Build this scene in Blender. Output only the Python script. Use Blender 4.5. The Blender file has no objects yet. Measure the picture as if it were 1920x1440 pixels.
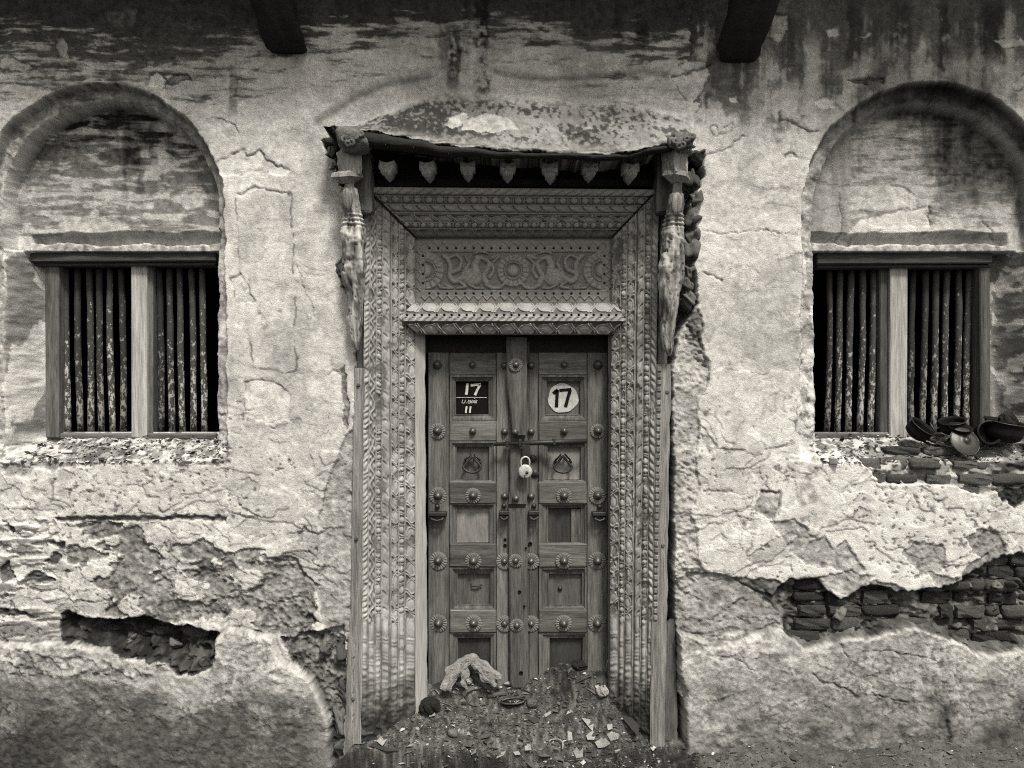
import bpy, bmesh, math, random
import numpy as np
from mathutils import Vector, Matrix

random.seed(7)
RNG = np.random.RandomState(7)
SC = bpy.context.scene
COL = SC.collection

# ------------------------------------------------------------------ camera, sky, sun, exposure
S, D, ZC = 0.0025, 3.5, 1.7          # metres per photo pixel on the wall face, camera distance, eye height
cam_d = bpy.data.cameras.new('camera')
cam_d.sensor_width = 36.0
cam_d.lens = 36.0 * D / (1920 * S)
cam_d.clip_start = 0.05
cam_d.clip_end = 2000
cam = bpy.data.objects.new('camera', cam_d)
COL.objects.link(cam)
cam.location = (0, -D, ZC)
cam.rotation_euler = (math.radians(90), 0, 0)
SC.camera = cam

SUN_EL, SUN_AZ = math.radians(58), math.radians(20)     # azimuth measured from straight in front of the wall, to the right
world = bpy.data.worlds.new('World')
SC.world = world
world.use_nodes = True
wn, wl = world.node_tree.nodes, world.node_tree.links
wn.clear()
sky = wn.new('ShaderNodeTexSky')
sky.sky_type = 'NISHITA'
sky.sun_disc = False
sky.sun_elevation = SUN_EL
sky.sun_rotation = math.radians(180) - SUN_AZ
sky.air_density = 1.0
sky.dust_density = 4.0
bw = wn.new('ShaderNodeRGBToBW')                        # the photograph is a toned monochrome: a grey, faintly warm sky
tint = wn.new('ShaderNodeMix'); tint.data_type = 'RGBA'; tint.blend_type = 'MULTIPLY'
tint.inputs['Factor'].default_value = 1.0
tint.inputs[7].default_value = (1.0, 0.94, 0.825, 1)
bg = wn.new('ShaderNodeBackground'); bg.inputs['Strength'].default_value = 0.058
wo = wn.new('ShaderNodeOutputWorld')
wl.new(sky.outputs[0], bw.inputs[0]); wl.new(bw.outputs[0], tint.inputs[6])
wl.new(tint.outputs[2], bg.inputs[0]); wl.new(bg.outputs[0], wo.inputs[0])

sun_d = bpy.data.lights.new('sun', 'SUN')
sun_d.energy = 1.5
sun_d.angle = math.radians(10)
sun_d.color = (1.0, 0.94, 0.83)
sun = bpy.data.objects.new('sun', sun_d)
COL.objects.link(sun)
sdir = Vector((math.sin(SUN_AZ) * math.cos(SUN_EL), -math.cos(SUN_AZ) * math.cos(SUN_EL), math.sin(SUN_EL)))
sun.rotation_euler = sdir.to_track_quat('Z', 'Y').to_euler()
sun.location = (0, -6, 8)

SC.view_settings.view_transform = 'Standard'
SC.view_settings.look = 'None'
SC.view_settings.gamma = 1
SC.view_settings.use_curve_mapping = False
SC.view_settings.exposure = 1.55
SC.cycles.use_denoising = False          # keep the fine grit and a little grain, as in the print
SC.cycles.filter_width = 1.1

# ------------------------------------------------------------------ helpers
def P(px, py, d=0.0):
    """world point of something seen at photo pixel (px, py) that lies d metres behind the wall face"""
    k = (D + d) / D
    return Vector(((px - 960) * S * k, d, ZC + (720 - py) * S * k))

def smooth(e0, e1, x):
    t = np.clip((x - e0) / (e1 - e0), 0, 1)
    return t * t * (3 - 2 * t)

_T = np.random.RandomState(11).rand(256, 256).astype(np.float32)
def vn(x, y, seed=0):
    x = np.asarray(x, np.float32) + seed * 17.31
    y = np.asarray(y, np.float32) + seed * 9.73
    xi = np.floor(x); yi = np.floor(y)
    fx = x - xi; fy = y - yi
    fx = fx * fx * (3 - 2 * fx); fy = fy * fy * (3 - 2 * fy)
    xi = xi.astype(np.int32) & 255; yi = yi.astype(np.int32) & 255
    x1 = (xi + 1) & 255; y1 = (yi + 1) & 255
    a = _T[xi, yi]; b = _T[x1, yi]; c = _T[xi, y1]; e = _T[x1, y1]
    return (a + (b - a) * fx) * (1 - fy) + (c + (e - c) * fx) * fy

def fbm(x, y, o=4, seed=0, g=0.5):
    s = 0.0; a = 1.0; t = 0.0
    for i in range(o):
        # rotate each octave so the lattice never shows
        c, n = math.cos(0.6 * i + 0.35), math.sin(0.6 * i + 0.35)
        f = 2.0 ** i
        s = s + a * vn((x * c - y * n) * f, (x * n + y * c) * f, seed + i * 3)
        t += a; a *= g
    v = s / t
    return np.clip(0.5 + (v - 0.5) * 1.75, 0, 1)

def worley(x, y, seed=0):
    """cell value, distance to the cell border, offset from the cell's centre"""
    xi = np.floor(x).astype(np.int32); yi = np.floor(y).astype(np.int32)
    f1 = np.full(x.shape, 9.0, np.float32); f2 = f1.copy(); idv = np.zeros_like(f1); ox = np.zeros_like(f1); oy = np.zeros_like(f1)
    for dx in (-1, 0, 1):
        for dy in (-1, 0, 1):
            a = (xi + dx + seed * 13) & 255; b = (yi + dy + seed * 7) & 255
            px = xi + dx + _T[a, b]; py = yi + dy + _T[b, (a + 91) & 255]
            ex = x - px; ey = y - py
            d = np.sqrt(ex * ex + ey * ey)
            c = d < f1
            f2 = np.where(c, f1, np.minimum(f2, d))
            f1 = np.where(c, d, f1); idv = np.where(c, _T[(a + 37) & 255, (b + 59) & 255], idv); ox = np.where(c, ex, ox); oy = np.where(c, ey, oy)
    return idv, f2 - f1, ox, oy

def poly_sd(pts, U, V):
    """signed distance (negative inside) to a polygon"""
    pts = np.asarray(pts, np.float32)
    best = np.full(U.shape, 1e9, np.float32)
    inside = np.zeros(U.shape, bool)
    n = len(pts)
    for i in range(n):
        ax, ay = pts[i]; bx, by = pts[(i + 1) % n]
        ex, ey = bx - ax, by - ay
        wx, wy = U - ax, V - ay
        t = np.clip((wx * ex + wy * ey) / (ex * ex + ey * ey + 1e-9), 0, 1)
        dx, dy = wx - ex * t, wy - ey * t
        best = np.minimum(best, dx * dx + dy * dy)
        if ay != by:
            c = ((ay > V) != (by > V)) & (U < (bx - ax) * (V - ay) / (by - ay) + ax)
            inside ^= c
    r = np.sqrt(best)
    return np.where(inside, -r, r)

def line_d(pts, U, V):
    best = np.full(U.shape, 1e9, np.float32)
    for (ax, ay), (bx, by) in zip(pts[:-1], pts[1:]):
        ex, ey = bx - ax, by - ay
        wx, wy = U - ax, V - ay
        t = np.clip((wx * ex + wy * ey) / (ex * ex + ey * ey + 1e-9), 0, 1)
        best = np.minimum(best, (wx - ex * t) ** 2 + (wy - ey * t) ** 2)
    return np.sqrt(best)

# ---- objects
def tag(o, label=None, cat=None, group=None, kind=None):
    if label: o['label'] = label
    if cat: o['category'] = cat
    if group: o['group'] = group
    if kind: o['kind'] = kind
    return o

def wloc(o):
    v = Vector(o.location)
    while o.parent:
        o = o.parent
        v += Vector(o.location)
    return v

def thing(name, label, cat, loc, group=None):
    o = bpy.data.objects.new(name, None)
    o.empty_display_size = 0.1
    COL.objects.link(o)
    o.location = loc
    return tag(o, label, cat, group)

def add(name, me, parent=None, loc=(0, 0, 0), rot=None):
    """link a mesh as an object; loc is in world space"""
    o = bpy.data.objects.new(name, me)
    COL.objects.link(o)
    loc = Vector(loc)
    if parent is not None:
        o.parent = parent
        loc = loc - wloc(parent)
    o.location = loc
    if rot is not None: o.rotation_euler = rot
    return o

def np_mesh(name, verts, faces, mat, smooth_=True, **attrs):
    me = bpy.data.meshes.new(name)
    verts = np.asarray(verts, np.float32); faces = np.asarray(faces, np.int32)
    nf, k = faces.shape
    me.vertices.add(len(verts)); me.vertices.foreach_set('co', verts.ravel())
    me.loops.add(nf * k); me.loops.foreach_set('vertex_index', faces.ravel())
    me.polygons.add(nf)
    me.polygons.foreach_set('loop_start', np.arange(0, nf * k, k, dtype=np.int32))
    me.polygons.foreach_set('loop_total', np.full(nf, k, np.int32))
    me.polygons.foreach_set('use_smooth', np.full(nf, smooth_, bool))
    for an, av in attrs.items():
        a = me.attributes.new(an, 'FLOAT', 'POINT')
        a.data.foreach_set('value', np.asarray(av, np.float32).ravel())
    me.update(calc_edges=True)
    me.materials.append(mat)
    return me

def grid_mesh(name, X, Y, Z, mat, keep=None, flip=False, **attrs):
    """X,Y,Z are (rows, cols) arrays; keep is a (rows-1, cols-1) bool mask of quads"""
    r, c = X.shape
    idx = np.arange(r * c).reshape(r, c)
    q = np.stack([idx[:-1, :-1], idx[1:, :-1], idx[1:, 1:], idx[:-1, 1:]], -1)
    if flip: q = q[..., ::-1]
    q = q[keep] if keep is not None else q.reshape(-1, 4)
    v = np.stack([X.ravel(), Y.ravel(), Z.ravel()], -1)
    used = np.zeros(r * c, bool); used[q.ravel()] = True
    remap = np.cumsum(used) - 1
    at = {k: np.asarray(a).ravel()[used] for k, a in attrs.items()}
    return np_mesh(name, v[used], remap[q], mat, True, **at)

def bm_mesh(name, bm, mat, smooth_=False):
    bmesh.ops.recalc_face_normals(bm, faces=bm.faces)
    me = bpy.data.meshes.new(name)
    bm.to_mesh(me); bm.free()
    if smooth_:
        for p in me.polygons: p.use_smooth = True
    me.materials.append(mat)
    return me

def rough_box(name, sx, sy, sz, mat, bevel=0.002, jit=0.0, cuts=0, seed=0, wob=0.0):
    """a worn timber or brick block centred on its origin"""
    rnd = random.Random(seed)
    bm = bmesh.new()
    bmesh.ops.create_cube(bm, size=1)
    for v in bm.verts:
        v.co.x *= sx; v.co.y *= sy; v.co.z *= sz
        if jit: v.co += Vector((rnd.uniform(-1, 1), rnd.uniform(-1, 1), rnd.uniform(-1, 1))) * jit
    if bevel: bmesh.ops.bevel(bm, geom=bm.edges[:], offset=bevel, segments=1, affect='EDGES')
    if cuts:
        bmesh.ops.subdivide_edges(bm, edges=[e for e in bm.edges if e.calc_length() > max(sx, sz) * 0.4], cuts=cuts, use_grid_fill=True)
        for v in bm.verts:
            v.co += Vector((rnd.uniform(-1, 1), rnd.uniform(-1, 1), rnd.uniform(-1, 1))) * wob
    return bm_mesh(name, bm, mat, False)

def board(name, x0, x1, y0, y1, d0, d1, mat, parent, bevel=0.002, jit=0.0008, seed=None):
    """timber piece that fills photo pixels x0..x1, y0..y1 on its front face at depth d0, and runs back to d1"""
    a = P(x0, y1, d0); b = P(x1, y0, d0)
    c = Vector(((a.x + b.x) / 2, (d0 + d1) / 2, (a.z + b.z) / 2))
    me = rough_box(name, b.x - a.x, d1 - d0, b.z - a.z, mat, bevel, jit, seed=seed if seed is not None else int(x0 * 7 + y0))
    return add(name, me, parent, c)

def loft(name, rings, mat, seg=20, noise=0.0, nscale=60, seed=0, cap=True, smooth_=True, tune=None):
    """rings: (centre Vector, half width x, half depth y) stacked along z or any path; returns mesh in world coords about ring 0"""
    vs = []; fs = []
    n = len(rings)
    for i, (c, rx, ry) in enumerate(rings):
        for k in range(seg):
            t = 2 * math.pi * k / seg
            vs.append((c.x + rx * math.cos(t), c.y + ry * math.sin(t), c.z))
    for i in range(n - 1):
        for k in range(seg):
            k2 = (k + 1) % seg
            fs.append((i * seg + k, i * seg + k2, (i + 1) * seg + k2, (i + 1) * seg + k))
    v = np.array(vs, np.float32)
    if noise:
        cx = np.repeat(np.array([[r[0].x, r[0].y, r[0].z] for r in rings], np.float32), seg, 0)
        dr = v - cx
        ln = np.linalg.norm(dr, axis=1, keepdims=True) + 1e-6
        ang = np.arctan2(dr[:, 1], dr[:, 0])
        nz = fbm(np.cos(ang) * 1.5 + np.sin(ang) * 0.7 + 5, v[:, 2] * nscale, 4, seed) - 0.5
        v = v + dr / ln * (nz[:, None] * 2 * noise)
    org = np.array(rings[0][0][:], np.float32)
    v = v - org
    if cap:
        v = np.vstack([v, [np.array(rings[0][0][:]) - org], [np.array(rings[-1][0][:]) - org]])
        a, b = n * seg, n * seg + 1
        for k in range(seg):
            k2 = (k + 1) % seg
            fs.append((a, k2, k, k)); fs.append((b, (n - 1) * seg + k, (n - 1) * seg + k2, (n - 1) * seg + k2))
    bm = bmesh.new()
    bv = [bm.verts.new(p) for p in v]
    for f in fs:
        u = list(dict.fromkeys(f))
        try: bm.faces.new([bv[i] for i in u])
        except ValueError: pass
    return bm_mesh(name, bm, mat, smooth_)

def tube(name, pts, r, mat, seg=8, cyc=False, flat=1.0, taper=None):
    """tube along a polyline (local coordinates)"""
    pts = [Vector(p) for p in pts]
    bm = bmesh.new(); rows = []
    n = len(pts)
    up = Vector((0, 1, 0))
    for i, p in enumerate(pts):
        a = pts[(i - 1) % n] if (cyc or i > 0) else pts[i]
        b = pts[(i + 1) % n] if (cyc or i < n - 1) else pts[i]
        t = (b - a).normalized()
        s = t.cross(up)
        if s.length < 1e-4: s = t.cross(Vector((1, 0, 0)))
        s.normalize(); w = s.cross(t).normalized()
        rr = r[i] if isinstance(r, (list, tuple)) else r
        rows.append([bm.verts.new(p + (s * math.cos(2 * math.pi * k / seg) + w * flat * math.sin(2 * math.pi * k / seg)) * rr) for k in range(seg)])
    for i in range(n if cyc else n - 1):
        A, B = rows[i], rows[(i + 1) % n]
        for k in range(seg):
            bm.faces.new((A[k], A[(k + 1) % seg], B[(k + 1) % seg], B[k]))
    if not cyc:
        bm.faces.new(rows[0]); bm.faces.new(rows[-1][::-1])
    return bm_mesh(name, bm, mat, True)

def lathe(name, prof, mat, seg=24, axis='y', squash=1.0):
    """prof: list of (radius, height); axis y points towards the camera as -y"""
    bm = bmesh.new(); rows = []
    for r, h in prof:
        row = []
        for k in range(seg):
            t = 2 * math.pi * k / seg
            if axis == 'y': co = (r * math.cos(t), -h, r * math.sin(t) * squash)
            else: co = (r * math.cos(t), r * math.sin(t) * squash, h)
            row.append(bm.verts.new(co))
        rows.append(row)
    for A, B in zip(rows[:-1], rows[1:]):
        for k in range(seg):
            bm.faces.new((A[k], A[(k + 1) % seg], B[(k + 1) % seg], B[k]))
    if prof[0][0] > 1e-5: bm.faces.new(rows[0])
    if prof[-1][0] > 1e-5: bm.faces.new(rows[-1][::-1])
    bmesh.ops.remove_doubles(bm, verts=bm.verts[:], dist=1e-5)
    return bm_mesh(name, bm, mat, True)

def lump(name, sx, sy, sz, mat, rough=0.25, seed=0, sub=2):
    """an irregular stone or clod"""
    rnd = random.Random(seed)
    bm = bmesh.new()
    bmesh.ops.create_icosphere(bm, subdivisions=sub, radius=1)
    o = [rnd.uniform(0, 50) for _ in range(3)]
    for v in bm.verts:
        p = v.co.copy()
        n = float(vn(p.x * 1.7 + o[0] + p.z, p.y * 1.7 + o[1] - p.z * 0.7, 3)) - 0.5
        n2 = float(vn(p.x * 4 + o[2] + p.z * 2, p.y * 4 + o[1], 5)) - 0.5
        # flatten a little towards a block
        q = Vector((math.copysign(abs(p.x) ** 0.7, p.x), math.copysign(abs(p.y) ** 0.7, p.y), math.copysign(abs(p.z) ** 0.7, p.z)))
        q *= 1 + rough * (n * 1.4 + n2 * 0.6)
        v.co = Vector((q.x * sx, q.y * sy, q.z * sz))
    return bm_mesh(name, bm, mat, sub > 1)

# ---- materials: everything is grey, the light carries the faint warm tone of the print
def gmat(name, val=0.3, attr=None, mid=(9, 0.35), fine=(90, 0.35), stretch=(1, 1, 1), rough=0.9, bump=None, metal=0.0, spec=0.25, warm=0.0, big=None):
    m = bpy.data.materials.new(name); m.use_nodes = True
    n, l = m.node_tree.nodes, m.node_tree.links
    b = n['Principled BSDF']
    b.inputs['Roughness'].default_value = rough
    b.inputs['Metallic'].default_value = metal
    b.inputs['Specular IOR Level'].default_value = spec
    tc = n.new('ShaderNodeTexCoord')
    oi = n.new('ShaderNodeObjectInfo')
    mul = n.new('ShaderNodeMath'); mul.operation = 'MULTIPLY'; mul.inputs[1].default_value = 23.0
    l.new(oi.outputs['Random'], mul.inputs[0])
    ad = n.new('ShaderNodeVectorMath'); ad.operation = 'ADD'
    l.new(tc.outputs['Object'], ad.inputs[0]); l.new(mul.outputs[0], ad.inputs[1])
    mp = n.new('ShaderNodeMapping'); mp.inputs['Scale'].default_value = stretch
    l.new(ad.outputs[0], mp.inputs[0])
    def noise(scale, det=4, ro=0.6):
        t = n.new('ShaderNodeTexNoise')
        t.inputs['Scale'].default_value = scale; t.inputs['Detail'].default_value = det; t.inputs['Roughness'].default_value = ro
        l.new(mp.outputs[0], t.inputs['Vector']); return t
    def math_(op, a, bb):
        x = n.new('ShaderNodeMath'); x.operation = op
        for i, v in enumerate((a, bb)):
            if isinstance(v, (int, float)): x.inputs[i].default_value = v
            else: l.new(v, x.inputs[i])
        return x.outputs[0]
    if attr:
        at = n.new('ShaderNodeAttribute'); at.attribute_name = attr
        cur = at.outputs['Fac']
    else:
        v = n.new('ShaderNodeValue'); v.outputs[0].default_value = val
        cur = v.outputs[0]
    for (sc_, am), det in ((mid, 4), (fine, 3)) + (((big, 5),) if big else ()):
        if am:
            t = noise(sc_, det)
            f = math_('MULTIPLY_ADD', t.outputs['Fac'], 2.0 * am * 1.6)
            f.node.inputs[2].default_value = 1 - am * 1.6
            f = math_('MAXIMUM', f, 0.12)
            cur = math_('MULTIPLY', cur, f)
    cc = n.new('ShaderNodeCombineColor')
    for i, k in enumerate((1.0, 1.0 - warm * 0.5, 1.0 - warm)):
        l.new(math_('MULTIPLY', cur, k), cc.inputs[i])
    l.new(cc.outputs[0], b.inputs['Base Color'])
    if bump:
        t = noise(bump[0], 5, 0.65)
        bp = n.new('ShaderNodeBump'); bp.inputs['Strength'].default_value = bump[1]; bp.inputs['Distance'].default_value = bump[2]
        l.new(t.outputs['Fac'], bp.inputs['Height']); l.new(bp.outputs[0], b.inputs['Normal'])
    return m

M = {}
def vary(m, lo, hi):
    """let every object of this material have a tone of its own"""
    n, l = m.node_tree.nodes, m.node_tree.links
    b = n['Principled BSDF']; old = b.inputs['Base Color'].links[0].from_socket
    oi = n.new('ShaderNodeObjectInfo'); mr = n.new('ShaderNodeMapRange')
    mr.inputs[3].default_value = lo; mr.inputs[4].default_value = hi
    l.new(oi.outputs['Random'], mr.inputs[0])
    vm = n.new('ShaderNodeVectorMath'); vm.operation = 'SCALE'
    l.new(old, vm.inputs[0]); l.new(mr.outputs[0], vm.inputs['Scale']); l.new(vm.outputs[0], b.inputs['Base Color'])
M['plaster'] = gmat('weathered_plaster', attr='alb', mid=(30, 0.14), fine=(190, 0.3), rough=0.95, bump=(150, 0.7, 0.005), spec=0.1)
M['brick'] = gmat('old_brick', 0.085, mid=(16, 0.5), fine=(110, 0.5), rough=0.95, bump=(90, 1.0, 0.012), spec=0.1)
M['pale_brick'] = gmat('dusty_brick', 0.17, mid=(18, 0.5), fine=(110, 0.5), rough=0.95, bump=(90, 1.0, 0.012), spec=0.1)
M['stone'] = gmat('rubble_stone', 0.11, mid=(20, 0.3), fine=(130, 0.3), rough=0.95, bump=(110, 0.6, 0.004), spec=0.1)
M['carved'] = gmat('carved_grey_teak', attr='alb', mid=(11, 0.22), fine=(160, 0.3), stretch=(1, 1, 0.35), rough=0.8, bump=(200, 0.5, 0.002))
M['carved_h'] = gmat('carved_grey_teak_across', attr='alb', mid=(11, 0.22), fine=(160, 0.3), stretch=(0.35, 1, 1), rough=0.8, bump=(200, 0.5, 0.002))
M['teak'] = gmat('weathered_teak_upright', 0.095, mid=(28, 0.55), fine=(150, 0.55), big=(7, 0.45), stretch=(1, 1, 0.09), rough=0.75, bump=(150, 0.55, 0.003))
M['teak_h'] = gmat('weathered_teak_level', 0.095, mid=(28, 0.55), fine=(150, 0.55), big=(7, 0.45), stretch=(0.09, 1, 1), rough=0.75, bump=(150, 0.55, 0.003))
M['pale_wood'] = gmat('bleached_wood', 0.20, mid=(34, 0.6), fine=(120, 0.7), stretch=(1, 1, 0.06), rough=0.8, bump=(90, 1.0, 0.008), big=(6, .35))
M['dark_wood'] = gmat('dark_toned_timber', 0.014, mid=(24, 0.5), fine=(120, 0.4), stretch=(0.15, 1, 1), rough=0.8, bump=(90, 0.8, 0.006))
M['strut'] = gmat('split_grey_wood', attr='alb', mid=(20, 0.4), fine=(110, 0.4), stretch=(1, 1, 0.16), rough=0.85, bump=(70, 0.8, 0.006))
M['iron'] = gmat('old_iron', 0.03, mid=(40, 0.4), fine=(260, 0.4), rough=0.5, bump=(260, 0.4, 0.001), metal=0.35, spec=0.5)
M['stud'] = gmat('worn_iron_stud', 0.10, mid=(60, 0.4), fine=(300, 0.4), rough=0.42, bump=(260, 0.3, 0.001), metal=0.5, spec=0.5)
M['soot'] = gmat('sooty_metal', 0.010, mid=(30, 0.5), fine=(200, 0.5), rough=0.75, bump=(120, 0.8, 0.003), metal=0.0, spec=0.12)
M['tin'] = gmat('dull_tin', 0.05, mid=(40, 0.5), fine=(200, 0.4), rough=0.45, bump=(160, 0.4, 0.001), metal=0.5, spec=0.5)
M['steel'] = gmat('padlock_steel', 0.48, mid=(60, 0.3), fine=(300, 0.3), rough=0.42, metal=0.35, spec=0.5)
M['black_paint'] = gmat('black_sign_paint', 0.007, mid=(40, 0.4), fine=(300, 0.4), rough=0.8, spec=0.08)
M['white_paint'] = gmat('white_sign_paint', 0.55, mid=(80, 0.4), fine=(260, 0.35), rough=0.7)
M['disc_paint'] = gmat('dirty_white_paint', 0.42, mid=(30, 0.3), fine=(140, 0.35), rough=0.8)
M['paper'] = gmat('waste_paper', 0.27, mid=(30, 0.3), fine=(120, 0.25), rough=0.9, bump=(60, 0.6, 0.004))
M['cloth'] = gmat('grey_cloth', 0.22, mid=(24, 0.45), fine=(160, 0.35), rough=0.95, bump=(70, 1.0, 0.010))
M['black_cloth'] = gmat('black_rag', 0.012, mid=(24, 0.4), fine=(200, 0.3), rough=0.9, bump=(50, 0.8, 0.008))
M['soil'] = gmat('trodden_soil', attr='alb', mid=(24, 0.4), fine=(170, 0.5), rough=0.95, bump=(120, 0.9, 0.008), spec=0.1)
M['chips'] = gmat('litter_chips', attr='alb', mid=(30, 0.2), fine=(160, 0.2), rough=0.95)
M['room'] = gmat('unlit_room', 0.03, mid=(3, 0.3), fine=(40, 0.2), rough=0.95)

def bar_mat():
    """iron bars: dark rust with the remains of flaking whitewash"""
    m = gmat('flaking_painted_iron', 0.05, mid=(20, 0.3), fine=(150, 0.3), stretch=(1, 1, 0.55), rough=0.8, bump=(170, 0.6, 0.003))
    n, l = m.node_tree.nodes, m.node_tree.links
    b = n['Principled BSDF']
    old = b.inputs['Base Color'].links[0].from_socket
    mp = [x for x in n if x.type == 'MAPPING'][0]
    t = n.new('ShaderNodeTexNoise'); t.inputs['Scale'].default_value = 60; t.inputs['Detail'].default_value = 6; t.inputs['Roughness'].default_value = 0.7
    l.new(mp.outputs[0], t.inputs['Vector'])
    tc = [x for x in n if x.type == 'TEX_COORD'][0]
    sp = n.new('ShaderNodeSeparateXYZ'); l.new(tc.outputs['Object'], sp.inputs[0])
    # more paint is left on the lower half of each bar
    mr = n.new('ShaderNodeMapRange'); mr.inputs[1].default_value = -0.45; mr.inputs[2].default_value = 0.45
    mr.inputs[3].default_value = 0.03; mr.inputs[4].default_value = -0.17
    l.new(sp.outputs[2], mr.inputs[0])
    ad = n.new('ShaderNodeMath'); ad.operation = 'ADD'; l.new(t.outputs['Fac'], ad.inputs[0]); l.new(mr.outputs[0], ad.inputs[1])
    r = n.new('ShaderNodeMapRange'); r.inputs[1].default_value = 0.49; r.inputs[2].default_value = 0.53
    l.new(ad.outputs[0], r.inputs[0])
    mx = n.new('ShaderNodeMix'); mx.data_type = 'RGBA'
    l.new(r.outputs[0], mx.inputs['Factor']); l.new(old, mx.inputs[6]); mx.inputs[7].default_value = (0.36, 0.36, 0.36, 1)
    l.new(mx.outputs[2], b.inputs['Base Color'])
    return m
M['bar'] = bar_mat()
vary(M['bar'], 0.45, 1.25); vary(M['brick'], 0.5, 1.7); vary(M['pale_brick'], 0.55, 1.6); vary(M['stone'], 0.5, 1.6); vary(M['teak'], 0.75, 1.25); vary(M['teak_h'], 0.8, 1.2)
# ------------------------------------------------------------------ the old wall: a displaced plaster sheet
def pl(px, py, d):
    """photo pixel of something at depth d -> coordinates on the wall face"""
    k = (D + d) / D
    return 960 + (px - 960) * k, 720 + (py - 720) * k

def span(a, b, st): return np.arange(a, b, st)
us = np.concatenate([span(-760, -60, 14), span(-60, -14, 2.2), span(-14, 34, 1.2), span(34, 1900, 2.1), span(1900, 1975, 1.4), span(1975, 2040, 3), span(2040, 2680, 14)])
vs = np.concatenate([span(-300, -20, 10), span(-20, 1460, 2.1), span(1460, 1520, 6)])
U, V = np.meshgrid(us.astype(np.float32), vs.astype(np.float32))

# noise fields used all over
wx = (fbm(U / 46, V / 46, 5, 1) - 0.5); wy = (fbm(U / 46, V / 46, 5, 2) - 0.5)
fx = (fbm(U / 11, V / 11, 3, 3) - 0.5); fy = (fbm(U / 11, V / 11, 3, 4) - 0.5)
Uw = U + 22 * wx + 7 * fx; Vw = V + 22 * wy + 7 * fy          # ragged edges
Us = U + 8 * wx + 5 * fx; Vs = V + 8 * wy + 5 * fy            # slightly ragged edges
big = fbm(U / 230, V / 230, 4, 5)
med = fbm(U / 80, V / 60, 5, 6)
grit = fbm(U / 9, V / 9, 4, 7)
grit2 = fbm(U / 5, V / 5, 2, 8)
stk = fbm(U / 62 + 0.5 * wx, V / 9 + 0.9 * wy, 6, 9, 0.62)         # long level brush strokes
stk2 = fbm(U / 30, V / 4.5, 4, 10)
ver = fbm(U / 13, V / 190, 4, 12)                             # runs of water

def mask(poly, soft=2.0, warp=True, small=False):
    sd = poly_sd(poly, Us if small else (Uw if warp else U), Vs if small else (Vw if warp else V))
    return smooth(soft, -soft, sd)

# --- base sheet
H = 0.022 * (big - 0.5) + 0.006 * (med - 0.5) + 0.0016 * (fbm(U / 28, V / 22, 4, 13) - 0.5) + 0.0012 * (grit - 0.5)
A = 0.56 + 0.05 * (med - 0.5) + 0.07 * (fbm(U / 38, V / 55, 5, 14) - 0.5) + 0.10 * (big - 0.5)

# --- flaking coats of limewash: thin terraces with dirty lips darkened as painted crack shade, many low down, few in the smooth upper wall
flk = smooth(640, 900, V + 120 * (big - 0.5)) * (1 - 0.6 * smooth(1180, 1300, V))
flk = np.maximum(flk, 0.45 * smooth(1320, 1440, U) * smooth(140, 320, V))
flk = np.maximum(flk, 0.30)
nz = fbm((U + 12 * wx) / 92, (V + 12 * wy) / 58, 3, 15, 0.45)
for lvl, seedk in ((0.38, 0), (0.60, 2)):
    e = nz - lvl
    st = smooth(-0.004, 0.004, e)
    H += 0.0042 * flk * st
    lip = np.exp(-((e + 0.004) / 0.0065) ** 2) * smooth(0.42, 0.6, fbm(U / 33, V / 33, 3, 20 + seedk))
    A *= 1 - 0.62 * lip * np.clip(flk * 1.2, 0, 1)
    A += 0.035 * flk * (st - 0.5) * (1 if seedk % 2 else -1)
# angular plates of limewash, some lost, some curling
for (su, sv, sd_, dh, al, lim, zone) in ((62, 40, 1, 0.0042, 0.80, 0.74, flk), (27, 17, 5, 0.0030, 0.86, 0.78, flk * smooth(740, 900, V))):
    idv, ed, ox, oy = worley(U / su + 0.45 * wx + 0.22 * fx + 3, V / sv + 0.45 * wy + 0.22 * fy + 3, sd_)
    den = smooth(0.36, 0.62, fbm(U / 120, V / 90, 3, 33 + sd_))
    z = zone * den
    lost = (idv > lim) * z
    H -= dh * lost
    H += z * 0.5 * dh * ((idv * 7.3 % 1 - 0.5) * ox * 2.4 + (idv * 3.7 % 1 - 0.35) * oy * 2.4)
    A *= 1 - (1 - al) * lost * (0.4 + 1.2 * (idv * 11.1 % 1))
    ck = np.exp(-(ed / 0.035) ** 2) * smooth(0.45, 0.6, fbm(U / 30, V / 30, 3, 35 + sd_)) * z
    H -= 0.0022 * ck; A *= 1 - 0.62 * ck
# fine crazing
rid = np.abs(fbm(Uw / 64, Vw / 64, 5, 17) - 0.5)
cr = np.exp(-(rid / 0.006) ** 2) * smooth(0.55, 0.7, fbm(U / 60, V / 60, 3, 18)) * (0.25 + 0.75 * smooth(600, 900, V))
H -= 0.002 * cr; A *= 1 - 0.7 * cr
# pinholes
ph = smooth(0.86, 0.92, fbm(U / 7.5, V / 7.5, 2, 19)) * smooth(0.5, 0.62, fbm(U / 90, V / 60, 3, 21)) * smooth(500, 900, V)
H -= 0.004 * ph; A *= 1 - 0.6 * ph

# grey, thinner limewash clouds on the smooth part
cl = smooth(0.45, 0.8, fbm(U / 70, V / 110, 5, 22))
A *= 1 - 0.24 * cl * smooth(1000, 700, V)

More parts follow.
